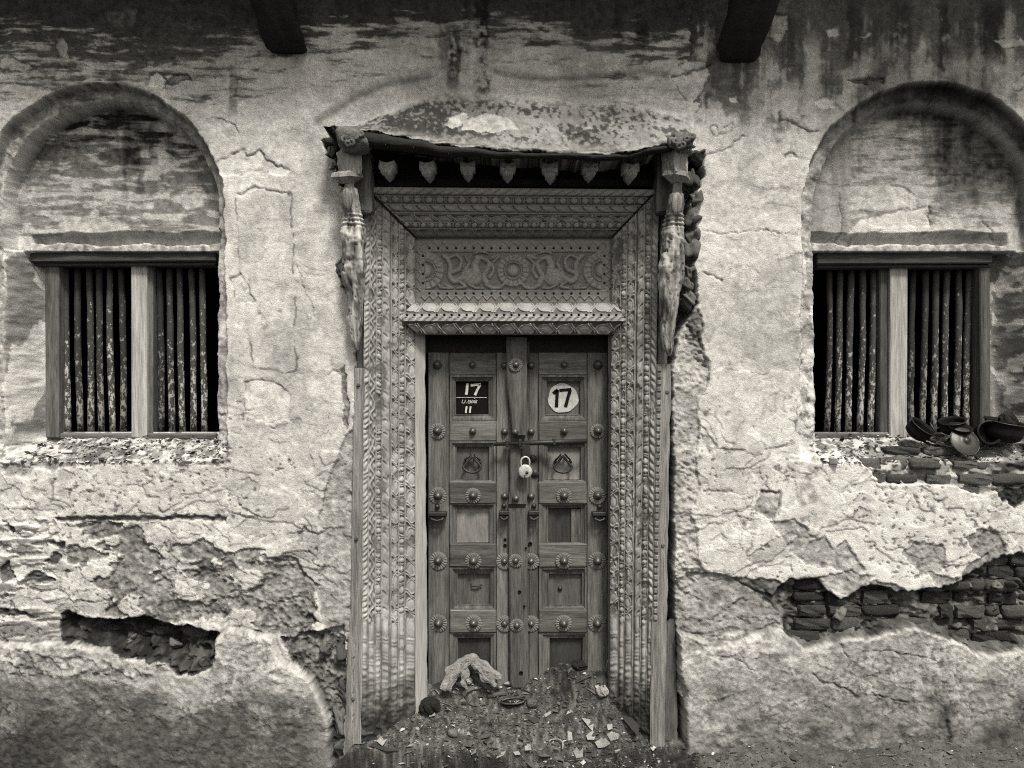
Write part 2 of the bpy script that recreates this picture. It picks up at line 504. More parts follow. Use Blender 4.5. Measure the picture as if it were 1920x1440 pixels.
# --- dirt of the top: level strokes of black, washed thin downwards
reach = 215 + 40 * np.sin(U / 170.0) - 95 * smooth(560, 760, U) * smooth(1420, 1250, U) * 0.35 - 10 * smooth(400, 640, U)
reach = reach + 40 * smooth(1270, 1400, U)
top = (reach - V) / 175.0
stroke = np.where(U < 1290 + 60 * wx, stk * 0.6 + stk2 * 0.2 + 0.2 * med, 0.6 * fbm(U / 34, V / 42, 5, 23) + 0.4 * ver)
dk = smooth(0.26, 0.80, top * 0.85 + 1.75 * (stroke - 0.5) + 0.35 * (grit - 0.5) + 0.55 * smooth(70, 0, V))
dk *= smooth(-0.55, 0.15, top) * (1 - 0.22 * smooth(1290, 1400, U))
A = A * (1 - dk) + dk * (0.045 + 0.085 * stk2 * smooth(20, 150, V) + 0.02 * grit)
H -= 0.0025 * dk * (stk2 > 0.5)
# soft grey veil further down, and over the far right
veil = smooth(330, 120, V + 60 * (med - 0.5)) * (0.35 + 0.5 * smooth(1300, 1600, U)) * (0.45 + 0.55 * stroke)
A *= 1 - 0.55 * veil
# runs of water
for uc, w, v0, v1, s in ((903, 15, -40, 168, 0.93), (852, 13, 60, 165, 0.8), (838, 18, 40, 125, 0.6), (876, 7, 0, 110, 0.35), (1203, 14, 40, 105, 0.6), (1160, 10, 10, 80, 0.4),
                         (560, 12, 60, 130, 0.3), (438, 9, 130, 215, 0.55), (1600, 16, 0, 130, 0.55), (1690, 22, 0, 140, 0.5), (1770, 12, 0, 150, 0.6), (1640, 10, 40, 170, 0.4),
                         (1860, 24, 0, 120, 0.6), (1478, 14, 40, 150, 0.45), (1390, 20, 110, 190, 0.4), (1425, 14, 100, 240, 0.3)):
    m = smooth(w * 1.15, w * 0.55, np.abs(U - uc + 7 * fx + 6 * wx)) * smooth(v0 - 20, v0 + 25, V) * smooth(v1 + 22, v1 - 25, V + 30 * (ver - 0.5))
    m *= smooth(0.16, 0.5, 0.55 * ver + 0.55 * grit)
    A *= 1 - s * m
for uc, w, v0, v1, s in ((1524, 13, 70, 250, 0.42), (1415, 20, 215, 330, 0.15), (1862, 16, 110, 170, 0.22), (1800, 12, 90, 140, 0.2), (890, 12, 85, 165, 0.25)):
    m = smooth(w * 1.5, w * 0.3, np.abs(U - uc + 5 * fx)) * smooth(v0 - 20, v0 + 30, V) * smooth(v1 + 30, v1 - 30, V)
    A += s * m * (0.5 + 0.5 * ver) * (0.55 - A) * 2

# --- bigger plates of plaster that stand proud or have come away: (polygon, height, colour or None)
plates = [
 ([(404, 318), (408, 300), (432, 292), (455, 278), (463, 290), (484, 280), (500, 300), (520, 312), (532, 308), (548, 316), (535, 330), (500, 326), (450, 328), (420, 330)], -0.006, 0.60),
 ([(450, 352), (480, 346), (500, 355), (548, 366), (556, 700), (470, 690), (440, 380)], 0.003, None),
 ([(455, 720), (492, 712), (530, 722), (548, 745), (540, 790), (500, 800), (462, 780)], -0.004, 0.58),
 ([(430, 520), (455, 514), (468, 540), (476, 565), (440, 568)], -0.003, 0.57),
 ([(272, 160), (280, 138), (300, 134), (309, 150), (308, 168), (290, 166)], -0.010, 0.62),
 ([(308, 158), (325, 144), (352, 140), (362, 148), (340, 156), (318, 166)], -0.008, 0.16),
 ([(100, 88), (118, 70), (128, 84), (124, 100), (134, 112), (120, 116), (106, 100)], -0.008, 0.34),
 ([(384, 230), (400, 222), (436, 226), (448, 246), (446, 258), (420, 254)], -0.004, 0.50),
 ([(868, 262), (872, 240), (905, 222), (935, 224), (962, 238), (972, 262), (930, 268)], -0.004, 0.66),
 ([(840, 252), (846, 232), (870, 218), (880, 230), (868, 248), (856, 262)], -0.004, 0.62),
 ([(1060, 258), (1078, 242), (1098, 246), (1110, 262), (1080, 268)], -0.003, 0.56),
 ([(1262, 150), (1275, 118), (1318, 118), (1330, 140), (1322, 168), (1300, 196), (1275, 176)], -0.005, 0.52),
 ([(1528, 186), (1548, 182), (1566, 186), (1566, 202), (1550, 206), (1535, 200)], -0.008, 0.62),
 ([(1592, 148), (1628, 145), (1662, 144), (1660, 154), (1640, 156), (1610, 156)], -0.010, 0.09),
 ([(1544, 60), (1566, 58), (1568, 72), (1552, 72)], -0.006, 0.6), ([(1604, 64), (1630, 66), (1622, 72)], -0.005, 0.5),
 ([(1440, 30), (1478, 26), (1476, 56), (1462, 80), (1446, 70)], -0.004, 0.34),
 ([(1474, 285), (1490, 282), (1496, 294), (1480, 296)], -0.004, 0.6), ([(1365, 182), (1382, 180), (1384, 190), (1368, 190)], -0.004, 0.6),
 ([(1330, 236), (1345, 232), (1350, 244), (1378, 228), (1376, 246), (1340, 252)], -0.003, 0.58),
 ([(1700, 330), (1722, 334), (1742, 350), (1752, 376), (1740, 378), (1716, 364), (1708, 380)], -0.005, 0.60),
 ([(1640, 380), (1690, 388), (1770, 376), (1778, 410), (1690, 416), (1642, 404)], -0.003, 0.56),
 ([(1862, 80), (1900, 70), (1930, 78), (1930, 88), (1880, 92)], -0.005, 0.5), ([(1896, 160), (1925, 140), (1930, 165), (1905, 170)], -0.004, 0.52),
 ([(0, 112), (30, 108), (60, 124), (40, 132), (0, 128)], -0.003, 0.4), ([(195, 24), (260, 20), (255, 50), (205, 55)], -0.003, 0.09),
 ([(1330, 700), (1360, 690), (1420, 700), (1480, 690), (1500, 740), (1490, 830), (1420, 850), (1350, 840), (1300, 780)], 0.004, None),
]
for poly, dh, al in plates:
    u0 = min(p[0] for p in poly) - 40; u1 = max(p[0] for p in poly) + 40
    v0 = min(p[1] for p in poly) - 40; v1 = max(p[1] for p in poly) + 40
    cs = np.searchsorted(us, [u0, u1]); rs = np.searchsorted(vs, [v0, v1])
    sl = (slice(rs[0], rs[1]), slice(cs[0], cs[1]))
    sd = poly_sd(poly, Us[sl], Vs[sl])
    m = smooth(1.5, -1.5, sd)
    H[sl] += dh * m
    if al is not None: A[sl] = A[sl] * (1 - m) + m * (al + 0.12 * (grit[sl] - 0.5) * min(1, al * 4))
    edge = np.exp(-((sd + 0.5) / 1.7) ** 2) * smooth(0.38, 0.55, fbm(U[sl] / 20, V[sl] / 20, 2, 40))
    A[sl] *= 1 - 0.72 * edge
    H[sl] -= 0.002 * edge

# --- the plaster hood over the door
lip_px = [(560, 232), (604, 233), (640, 239), (700, 248), (760, 257), (830, 271), (880, 276), (950, 282), (1040, 287), (1110, 290), (1180, 284), (1240, 273), (1300, 262), (1340, 258)]
lu = [pl(x, y, -0.2)[0] for x, y in lip_px]; lv = [pl(x, y, -0.2)[1] for x, y in lip_px]
lipv = np.interp(U, lu, lv) + 5 * (fbm(U / 14, U * 0 + 3, 3, 50) - 0.5) + 2.5 * fx
hg = 125 * smooth(pl(560, 0, -0.2)[0], pl(860, 0, -0.2)[0], U) * (1 - 0.45 * smooth(1150, 1290, U)) + 6
inh = smooth(pl(602, 0, -0.2)[0] - 3, pl(602, 0, -0.2)[0] + 3, U + 3 * fx) * smooth(pl(1312, 0, -0.2)[0] + 6, pl(1312, 0, -0.2)[0] - 14, U + 5 * fx)
rise = np.clip(1 - (lipv - V) / hg, 0, 1)
hood = inh * (V <= lipv)
H = H + hood * 0.2 * rise ** 1.15 * (1 + 0.08 * (med - 0.5))
hz = hood * smooth(0.02, 0.3, rise)
# layered broken mortar at the lip
near = hood * smooth(14, 2, lipv - V)
H += near * 0.012 * (fbm(U / 40, V / 3.5, 3, 51) - 0.5)
A = A * (1 - near) + near * (0.16 + 0.36 * smooth(0.45, 0.6, fbm(U / 30, V / 4, 3, 52)))
# black mould speckled over it
mold = hood * smooth(0.0, 0.25, rise) * smooth(1.02, 0.75, rise)
dens = 0.62 * smooth(640, 760, U) * smooth(1010, 880, U) + 0.30 * smooth(860, 1020, U) + 0.34 * smooth(690, 640, U)
sp = smooth(0.62, 0.76, fbm(U / 6, V / 6, 3, 53) * 0.62 + fbm(U / 50, V / 30, 4, 54) * 0.5 + dens * 0.22 - 0.02)
whole = 1 - smooth(2, -2, poly_sd([(868, 262), (872, 240), (905, 222), (935, 224), (962, 238), (972, 262), (930, 268)], Us, Vs)) - smooth(2, -2, poly_sd([(840, 252), (846, 232), (870, 218), (880, 230), (868, 248), (856, 262)], Us, Vs))
A = A * (1 - 0.46 * hood * smooth(0.05, 0.3, rise)) * (1 - 0.55 * mold * dens)  # slope also toned down in colour to offset the sun, besides the mould
A *= 1 - 0.72 * sp * mold * np.clip(whole, 0, 1)
A = np.where(whole < 0.5, 0.34 + 0.1 * (grit - 0.5), A)
# dark diagonal line along the hood's upper left edge, and the bulge edge further right
for line, w, s in (([(598, 228), (660, 190), (735, 152), (800, 146)], 8, 0.5), ([(930, 132), (975, 143), (1040, 146), (1130, 142), (1210, 134), (1250, 142)], 7, 0.5)):
    d = line_d(line, U + 8 * wx, V + 6 * wy)
    A *= 1 - s * np.exp(-(d / w) ** 2); H -= 0.006 * np.exp(-(d / w) ** 2)

# --- arched niches
def arch_sd(cx, cy, r):
    return np.where(V < cy, np.hypot(U - cx, V - cy) - r, np.abs(U - cx) - r)
niche_depth = np.zeros_like(H)
cut = np.zeros(U.shape, bool)
NICHES = (dict(cx=190, cy=387, ro=229, ix=197, iy=387, ri=204, wl=36, wr=9, o0=33, o1=397, gl=26, gr=404),
          dict(cx=1745, cy=392, ro=240, ix=1747, iy=394, ri=214, wl=9, wr=42, o0=1539, o1=1914, gl=1536, gr=1925))
for q in NICHES:
    # the ring runs down as a straight band whose outer edge spreads slightly
    so = arch_sd(q['cx'], q['cy'], q['ro']) - 7 * smooth(q['cy'], 800, V) + 6 * wx + 3 * fx
    si = arch_sd(q['ix'], q['iy'], q['ri']) + 5 * wx + 2 * fx
    sill = 1 - smooth(823, 868, V + 6 * wy + 3 * fy)
    left = U < q['cx']
    ring = 0.055 * smooth(1, -5, so)
    wR = np.where(left, q['wl'] * 0.5, q['wr'] * 0.5)
    back = smooth(2, -8, si)
    k_g = (3.62) / 3.5
    gv = 720 + (437 - 720) * k_g + 9 * (fbm(U / 60, U * 0, 4, 60) - 0.5) + 4 * wy
    t0 = 720 + (456 - 720) * k_g; t1 = 720 + (471 - 720) * k_g
    tym = 0.085 + 0.004 * (med - 0.5)
    # window recess below the tympanum
    w = np.where(left, q['wl'], q['wr'])
    deep = np.clip(-si / w, 0, 1)
    deep = deep * deep * (3 - 2 * deep)
    groove = smooth(gv - 4, gv + 5, V)
    led = smooth(t0 - 2 + 5 * fx + 7 * wx, t0 + 1 + 5 * fx + 7 * wx, V) * smooth(t1 + 3, t1 + 1, V)
    below = smooth(t1 - 1, t1 + 2, V)
    inG = smooth(q['gl'] - 3, q['gl'] + 4, U) * smooth(q['gr'] + 3, q['gr'] - 4, U)
    d_here = back * tym * (1 - below) + inG * (1 - below) * (groove * 0.045 - led * 0.040)
    d_here = d_here + below * 0.180 * deep
    rgh = smooth(0, -6, so) * smooth(-24, 2, si)
    tot = (ring + d_here + rgh * (0.016 * (fbm(U / 22, V / 22, 5, 98) - 0.5) + 0.004 * (grit - 0.5))) * np.where(V > 760, sill, 1.0)
    niche_depth = np.maximum(niche_depth, tot)
    inside = (si < 0)
    # tympanum tone: streaks and stains, with arch shadow painted in at the top
    ty = smooth(0, -10, si) * smooth(gv + 3, gv - 3, V)
    if q['cx'] < 900:
        a_t = 0.21 + 0.30 * smooth(0.52, 0.74, stk * 0.7 + 0.35 * fbm(U / 45, V / 22, 4, 61) + 0.0008 * (V - 330)) - 0.10 * smooth(330, 200, V)
        a_t -= 0.12 * smooth(0.6, 0.4, stk) * smooth(380, 200, V)
        for poly in ([(70, 438), (75, 414), (110, 412), (165, 402), (190, 408), (240, 412), (238, 424), (300, 430), (380, 432), (380, 440)], [(132, 392), (140, 380), (146, 362), (153, 372), (152, 386), (158, 404), (140, 408)],
                     [(228, 284), (232, 276), (258, 268), (290, 274), (312, 292), (280, 290), (256, 286)], [(300, 360), (312, 350), (350, 352), (362, 372), (340, 380)], [(160, 372), (200, 364), (265, 366), (262, 374), (200, 374)]):
            m = mask(poly, 3); a_t = a_t * (1 - 0.85 * m) + 0.85 * m * 0.56
        for uc, wd, v0, v1, s in ((222, 18, 205, 300, 0.85), (248, 14, 215, 265, 0.8), (206, 5, 250, 350, 0.6), (262, 10, 210, 290, 0.7), (238, 8, 300, 345, 0.7), (296, 10, 215, 285, 0.5)):
            m = smooth(wd * 1.2, wd * 0.5, np.abs(U - uc + 6 * fx)) * smooth(v0 - 15, v0 + 10, V) * smooth(v1 + 15, v1 - 15, V)
            a_t = a_t * (1 - s * m * (0.5 + 0.5 * ver))
    else:
        a_t = 0.50 - 0.22 * smooth(0.50, 0.68, stk) - 0.12 * smooth(0.55, 0.7, stk2) * smooth(370, 220, V)
        dkr = np.maximum(smooth(1765, 1815, U + 26 * wx) * smooth(430, 300, V + 30 * wx), smooth(-34, -8, si + 20 * wx) * smooth(1640, 1700, U))  # upper right and rim darkened in colour for the arch edge's shadow
        a_t = a_t * (1 - 0.88 * dkr * (0.80 + 0.20 * ver))
        lf = smooth(1632, 1612, U + 12 * wx)
        a_t = a_t * (1 - lf) + lf * (0.25 + 0.14 * ver - 0.05 * (grit - 0.5))
        for uc, wd, v0, v1, s in ((1775, 20, 200, 300, 0.7), (1800, 14, 200, 330, 0.7), (1640, 6, 200, 320, 0.4), (1862, 8, 290, 370, 0.5), (1720, 12, 195, 250, 0.5)):
            m = smooth(wd * 1.2, wd * 0.4, np.abs(U - uc + 6 * fx)) * smooth(v0 - 15, v0 + 10, V) * smooth(v1 + 30, v1 - 30, V)
            a_t = a_t * (1 - s * m * (0.4 + 0.6 * ver))
        for poly in ([(1700, 330), (1722, 334), (1742, 350), (1752, 376), (1740, 378), (1716, 364), (1708, 380)], [(1640, 400), (1690, 388), (1775, 376), (1778, 420), (1690, 436), (1612, 430)]):
            m = mask(poly, 2, small=True); a_t = a_t * (1 - m) + m * 0.6
    a_t = a_t + 0.06 * (grit - 0.5)
    A = A * (1 - ty) + ty * a_t
    # crumbled plaster strip over the window, grime and painted-in shade under the arch and in the groove
    A = A * (1 - 0.0) + 0
    st_ = inG * led * smooth(t0 - 12, t0, V)
    A = A * (1 - st_) + st_ * (0.38 + 0.14 * (med - 0.5) + 0.3 * (grit - 0.5))
    gr_ = inG * groove * (1 - led) * (1 - below)
    A = A * (1 - 0.32 * gr_ * (0.6 + 0.4 * ver))
    rs_ = smooth(2, -4, so) * smooth(-2, 3, si)
    A = A * (1 + rs_ * (0.5 * (grit - 0.5) + 0.5 * (med - 0.5)))
    A = A * (1 - rs_ * (0.40 + 0.35 * (fbm(U / 14, V / 30, 4, 62) - 0.4)) * smooth(560, 250, V))
    if q['cx'] > 900: A = A * (1 - 0.72 * rs_ * smooth(1600, 1700, U) * smooth(480, 330, V))  # right intrados darkened in colour to strengthen its weak shade
    bnd = smooth(1, -2, so) * smooth(-2, 2, si) * smooth(380, 440, V) * smooth(850, 820, V)  # stepped band toned darker so its shading reads
    A = A * (1 - 0.26 * bnd * (0.6 + 0.8 * fbm(U / 14, V / 40, 4, 99)))
    oe = smooth(250, 330, V) * smooth(860, 830, V) * (0.4 + 0.6 * (fbm(U / 12, V / 34, 3, 100) > 0.42))
    A = A * (1 - 0.55 * oe * np.exp(-((so + 1) / 1.6) ** 2)) + 0.08 * oe * np.exp(-((so - 4) / 3) ** 2) * (A > 0.25)
    # reveal: grey distemper with scaled white patches, the right one coloured darker as the shaded side
    rv = below * smooth(2, -3, si) * smooth(830, 812, V)
    pat = smooth(0.50, 0.53, fbm(U / 26 + 3, V / 70, 5, 63) + 0.22 * smooth(560, 760, V) - 0.05)
    if q['cx'] < 900: A = A * (1 - rv) + rv * (0.24 + 0.34 * pat + 0.08 * (grit - 0.5))
    else: A = A * (1 - rv) + rv * (0.13 + 0.12 * ver + 0.35 * smooth(0.62, 0.64, fbm(U / 12, V / 22, 4, 64)) * smooth(1900, 1930, U))
    cut |= (U > q['o0']) & (U < q['o1']) & (V > 482) & (V < 816)
H = H - niche_depth
# a step in the band on the right of the left window and the left of the right one
for uc, vtop in ((1519, 450),):
    m = smooth(16, 12, np.abs(U - uc)) * smooth(vtop, vtop + 4, V) * smooth(825, 815, V)
    pt = smooth(0.5, 0.53, fbm(U / 16, V / 28, 5, 65))
    A = A * (1 - m) + m * (0.34 + 0.24 * pt); H += 0.004 * m * pt

# --- sills: rubble, dust, laid brick
sl_l = smooth(2, 18, V - 818 + 8 * wy) * smooth(876, 862, V + 10 * wy) * smooth(438, 425, U + 8 * wx) * smooth(-30, -20, U)
sl_r = smooth(2, 18, V - 818 + 8 * wy) * smooth(866, 850, V + 10 * wy) * smooth(1512, 1524, U + 8 * wx)
for m in (sl_l, sl_r):
    H += m * (0.022 * (fbm(U / 16, V / 7, 4, 66) - 0.5) + 0.010 * (grit - 0.5))
    A = A * (1 - m) + m * (0.20 + 0.30 * smooth(0.45, 0.6, fbm(U / 11, V / 5, 4, 67)) + 0.1 * (grit - 0.5))
m = mask([(40, 862), (110, 852), (180, 846), (240, 850), (200, 866), (150, 872), (90, 876)], 4)
A *= 1 - 0.55 * m; H -= 0.02 * m
m = mask([(0, 880), (20, 862), (60, 868), (50, 890), (10, 900)], 4); A *= 1 - 0.4 * m; H -= 0.012 * m

# --- mud and stone showing through low on the left
def peel(poly, dep, al, rough, islands=None, edge=0.75, ragged=True, var=0.5):
    """plaster fallen away inside poly"""
    global H, A
    sd = poly_sd(poly, U + (16 * wx + 4 * fx if ragged else 8 * wx + 5 * fx), V + (16 * wy + 4 * fy if ragged else 8 * wy + 5 * fy))
    m = smooth(1.3, -1.3, sd)
    if islands is not None:
        isl = smooth(islands - 0.012, islands + 0.012, fbm((U + 8 * wx) / 58 + 9, (V + 8 * wy) / 36 + 4, 4, 70))
        m = m * (1 - isl)
    H = H - dep * m + m * rough * (0.5 * (grit - 0.5) + 0.6 * (grit2 - 0.5) + 0.35 * (fbm(U / 20, V / 15, 4, 71) - 0.5))
    A = A * (1 - m) + m * al * np.clip(1 + var * ((grit - 0.5) * 1.1 + (med - 0.5) + 0.5 * (grit2 - 0.5)), 0.25, 2)
    gx = (4 * m * (1 - m)) ** 2
    A = A * (1 - edge * gx * smooth(0.35, 0.55, fbm(U / 18, V / 18, 2, 72)))
    return m

PR = 1
peel([(118, 1000), (132, 982), (424, 978), (424, 1024), (470, 1028), (560, 1056), (596, 1100), (590, 1165), (560, 1195), (520, 1190), (430, 1182), (330, 1165), (200, 1150), (205, 1108), (120, 1062)], 0.010, 0.19, 0.006, islands=0.535, var=0.8)
peel([(300, 1075), (420, 1050), (560, 1060), (594, 1100), (580, 1180), (500, 1185), (420, 1160), (330, 1150)], 0.005, 0.20, 0.007, islands=0.68, var=0.8)
for p_ in ([(85, 1052), (100, 1040), (112, 1044), (100, 1062)], [(40, 1082), (60, 1070), (100, 1086), (70, 1094)], [(0, 1066), (14, 1056), (26, 1080), (10, 1090)], [(-10, 1130), (26, 1134), (60, 1150), (66, 1160), (40, 1150), (0, 1142)],
           [(80, 1022), (120, 1018), (112, 1034)], [(10, 985), (30, 978), (26, 1000)]):
    peel(p_, 0.010, 0.10, 0.010)
# level flaking strokes at far left
m = smooth(140, 60, U + 40 * wx) * smooth(930, 980, V) * smooth(1210, 1180, V)
ee = fbm(U / 60, V / 12, 5, 73)
A *= 1 - m * 0.6 * smooth(0.56, 0.72, ee); H += m * 0.010 * (smooth(0.5, 0.56, ee) - 0.5)
peel([(100, 968), (180, 970), (240, 966), (300, 969), (424, 968), (424, 976), (300, 976), (180, 978), (104, 976)], 0.012, 0.12, 0.006, ragged=False)
peel([(525, 1196), (560, 1190), (644, 1176), (652, 1250), (657, 1500), (622, 1500), (618, 1340), (592, 1268), (545, 1240)], 0.030, 0.11, 0.022, var=0.9)
# smooth mud on both sides of the door frame
mud_l = peel([(612, 905), (628, 850), (642, 812), (668, 792), (672, 1180), (644, 1202), (602, 1182), (588, 1110), (606, 1050), (598, 960)], 0.010, 0.33, 0.004, edge=0.6, var=0.25)
peel([(636, 700), (646, 690), (650, 800), (640, 790)], 0.008, 0.2, 0.008)
peel([(1250, 600), (1296, 612), (1318, 640), (1330, 692), (1312, 760), (1300, 850), (1308, 905), (1296, 960), (1312, 1050), (1332, 1086), (1290, 1125), (1250, 1200)], 0.012, 0.36, 0.010, edge=0.5, var=0.3)
peel([(1250, 1130), (1275, 1090), (1330, 1078), (1382, 1085), (1440, 1120), (1464, 1152), (1455, 1182), (1400, 1196), (1330, 1196), (1250, 1186)], 0.012, 0.27, 0.006, edge=0.6, var=0.35)
peel([(1288, 560), (1312, 566), (1318, 620), (1324, 690), (1300, 680), (1290, 620)], 0.008, 0.2, 0.014)
# right: grey undercoat patches
for p_, al in (([(1440, 972), (1486, 966), (1520, 1000), (1545, 1010), (1560, 1032), (1580, 1012), (1602, 1046), (1622, 1070), (1600, 1086), (1560, 1062), (1500, 1058), (1472, 1030)], 0.33),
               ([(1690, 1040), (1712, 1015), (1765, 1018), (1772, 1062), (1730, 1078)], 0.30), ([(1800, 1006), (1835, 994), (1876, 1004), (1884, 1040), (1848, 1056), (1815, 1042)], 0.24),
               ([(1845, 1040), (1850, 1085), (1805, 1090), (1815, 1060)], 0.22), ([(1370, 1082), (1450, 1086), (1476, 1100), (1470, 1125), (1420, 1112)], 0.15), ([(1520, 1086), (1600, 1070), (1640, 1086), (1600, 1112), (1550, 1110)], 0.30),
               ([(1432, 920), (1464, 918), (1464, 945), (1450, 970), (1410, 950)], 0.35), ([(1600, 1108), (1640, 1092), (1700, 1104), (1660, 1122), (1610, 1124)], 0.26), ([(1740, 1070), (1800, 1080), (1800, 1100), (1750, 1100)], 0.3)):
    peel(p_, 0.007, al, 0.006, var=0.35)
for p_ in ([(1868, 922), (1890, 916), (1925, 918), (1930, 945), (1905, 955), (1890, 940), (1872, 938)], [(1856, 1048), (1880, 1040), (1930, 1030), (1930, 1056), (1880, 1062)]):
    peel(p_, 0.012, 0.035, 0.015)

# --- dado: a later, thicker coat of cement render with a broken top edge
dl = poly_sd([(-800, 1215), (-30, 1203), (60, 1206), (128, 1200), (180, 1212), (232, 1216), (262, 1236), (318, 1244), (345, 1258), (392, 1256), (406, 1232), (404, 1196), (428, 1180), (470, 1186), (512, 1194), (528, 1238), (548, 1246), (592, 1270), (616, 1330), (622, 1400), (626, 1560), (-800, 1560)], U + 9 * wx + 2 * fx, V + 9 * wy + 2 * fy)
dr = poly_sd([(1262, 1176), (1290, 1188), (1330, 1204), (1372, 1207), (1410, 1194), (1445, 1180), (1468, 1182), (1500, 1208), (1514, 1208), (1580, 1196), (1641, 1184), (1707, 1174), (1777, 1192), (1828, 1224), (1880, 1216), (1960, 1211), (2700, 1215), (2700, 1560), (1268, 1560), (1284, 1420), (1284, 1300), (1270, 1240)], U + 9 * wx + 2 * fx, V + 9 * wy + 2 * fy)
for side, sd in ((0, dl), (1, dr)):
    m = smooth(1.2, -1.2, sd)
    bul = smooth(2, -6, sd)
    H = H * (1 - 0.75 * m) + m * (0.022 + 0.016 * bul + 0.014 * (fbm(U / 120, V / 90, 4, 80 + side) - 0.5) + 0.0035 * (grit - 0.5) + 0.002 * (grit2 - 0.5) + 0.003 * (fbm(U / 30, V / 30, 4, 82) - 0.5))
    pt = fbm((U + 10 * wx) / 70, (V + 10 * wy) / 46, 4, 83 + side, 0.55)
    a_d = 0.35 + 0.05 * (pt - 0.5) + 0.10 * (grit - 0.5) + 0.10 * (grit2 - 0.5)
    # skins of the render that have scaled off, with hard edges
    for lv, al_ in ((0.60, 0.80), (0.72, 0.80), (0.36, 0.90)):
        s_k = smooth(lv - 0.006, lv + 0.006, pt) if lv > 0.5 else smooth(lv + 0.006, lv - 0.006, pt)
        a_d *= 1 - (1 - al_) * s_k; H -= 0.0022 * s_k * m
        a_d *= 1 - 0.35 * np.exp(-((pt - lv) / 0.008) ** 2) * (fbm(U / 25, V / 25, 3, 115) > 0.5)
    # spatter and pits
    spk = smooth(0.66, 0.72, fbm(U / 6.5, V / 6.5, 3, 116)) * smooth(0.40, 0.60, fbm(U / 60, V / 40, 4, 117) + 0.25 * smooth(1230, 1400, V))
    a_d *= 1 - 0.5 * spk; H -= 0.002 * spk * m
    # rising damp and algae, in blotches
    bl = fbm(U / 85, V / 60, 7, 85 + side, 0.72)
    if side == 0:
        dmp = smooth(0.02, 0.92, (V - 1225) / 190.0 * 0.85 + 1.15 * (bl - 0.44) + 0.22 * (grit - 0.5))
        a_d = a_d * (1 - dmp) + dmp * (0.05 + 0.07 * fbm(U / 9, V / 8, 4, 87))
        sw = smooth(240, 60, U + 60 * wx) * smooth(1230, 1300, V)
        a_d *= 1 - 0.45 * sw
    else:
        dmp = smooth(0.12, 0.98, (V - 1215) / 200.0 * 0.80 + 1.1 * (bl - 0.44) + 0.22 * (grit - 0.5))
        a_d = a_d * 0.98 * (1 - dmp) + dmp * (0.075 + 0.14 * fbm(U / 14, V / 14, 4, 88))
        for bx, by, bw, bh in ((1740, 1300, 22, 14), (1765, 1325, 18, 26), (1855, 1375, 26, 28), (1395, 1364, 16, 10), (1520, 1362, 14, 14), (1330, 1325, 6, 10), (1905, 1330, 24, 40)):
            b_ = np.exp(-(((U - bx + 14 * wx) / bw) ** 2 + ((V - by + 14 * wy) / bh) ** 2))
            a_d *= 1 - 0.85 * b_ * (0.6 + 0.4 * grit)
    # pale, less weathered rim along the break
    a_d = a_d + 0.10 * smooth(-70, -4, sd + 30 * wx)
    lp = np.exp(-((sd + 4) / 4.5) ** 2)
    lp = lp * smooth(0.4, 0.6, fbm(U / 40, V / 40, 3, 114))
    a_d = a_d * (1 - lp * 0.5) + lp * 0.5 * 0.46
    cr2 = np.exp(-(np.abs(fbm(Uw / 88, Vw / 70, 5, 89) - 0.5) / 0.006) ** 2) * smooth(0.5, 0.66, fbm(U / 70, V / 70, 3, 90))
    a_d *= 1 - 0.5 * cr2; H -= 0.003 * cr2 * m
    A = A * (1 - m) + m * a_d
    un = np.exp(-((sd - 4) / 3.5) ** 2)  # dark line above the slab edge: crack shadow and dirt painted together
    A *= 1 - 0.6 * un * (0.6 + 0.4 * (med > 0.45))
m = mask([(0, 1216), (60, 1212), (150, 1222), (240, 1240), (300, 1262), (220, 1262), (120, 1252), (0, 1262)], 6)
H += m * 0.014 * (grit - 0.5); A *= 1 - 0.35 * m * (fbm(U / 14, V / 12, 4, 91) > 0.5)

# --- holes with the brick core
LH = [(113, 1152), (128, 1148), (150, 1160), (200, 1160), (280, 1158), (330, 1172), (408, 1187), (406, 1228), (390, 1250), (342, 1256), (316, 1240), (250, 1229), (214, 1213), (117, 1197)]
RH = [(1412, 1092), (1447, 1113), (1470, 1088), (1532, 1084), (1548, 1107), (1571, 1125), (1602, 1111), (1633, 1098), (1672, 1107), (1707, 1109), (1766, 1102), (1805, 1086), (1851, 1055), (1882, 1046), (1920, 1040), (2010, 1036), (2010, 1212), (1920, 1210), (1828, 1221), (1777, 1191), (1707, 1174), (1641, 1183), (1513, 1206), (1501, 1206), (1470, 1181), (1462, 1152), (1447, 1130)]
for poly, dep in ((LH, 0.070), (RH, 0.048)):
    sd = poly_sd(poly, Us, Vs)
    m = smooth(1.5, -2.5, sd)
    dp = 0.006 + (dep - 0.006) * (smooth(12, -16, poly_sd(poly, Us, Vs + 16)) if dep > 0.06 else smooth(6, -10, poly_sd(poly, Us, Vs + 7)))
    H = H * (1 - m) + m * (-dp + 0.012 * (grit - 0.5) + 0.050 * (fbm(U / 26, V / 14, 4, 92) - 0.5))
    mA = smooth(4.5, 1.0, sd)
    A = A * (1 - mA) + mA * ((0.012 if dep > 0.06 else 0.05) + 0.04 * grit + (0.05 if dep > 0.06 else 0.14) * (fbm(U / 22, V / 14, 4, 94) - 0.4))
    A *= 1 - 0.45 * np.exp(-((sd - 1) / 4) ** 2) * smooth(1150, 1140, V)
m = mask([(236, 1212), (270, 1200), (318, 1204), (332, 1222), (362, 1212), (396, 1200), (412, 1228), (384, 1256), (330, 1250), (260, 1236)], 4, small=True)
H += m * (0.018 + 0.035 * (grit - 0.5) + 0.03 * (fbm(U / 14, V / 10, 4, 97) - 0.5)); A += m * 0.02 * (grit - 0.3)
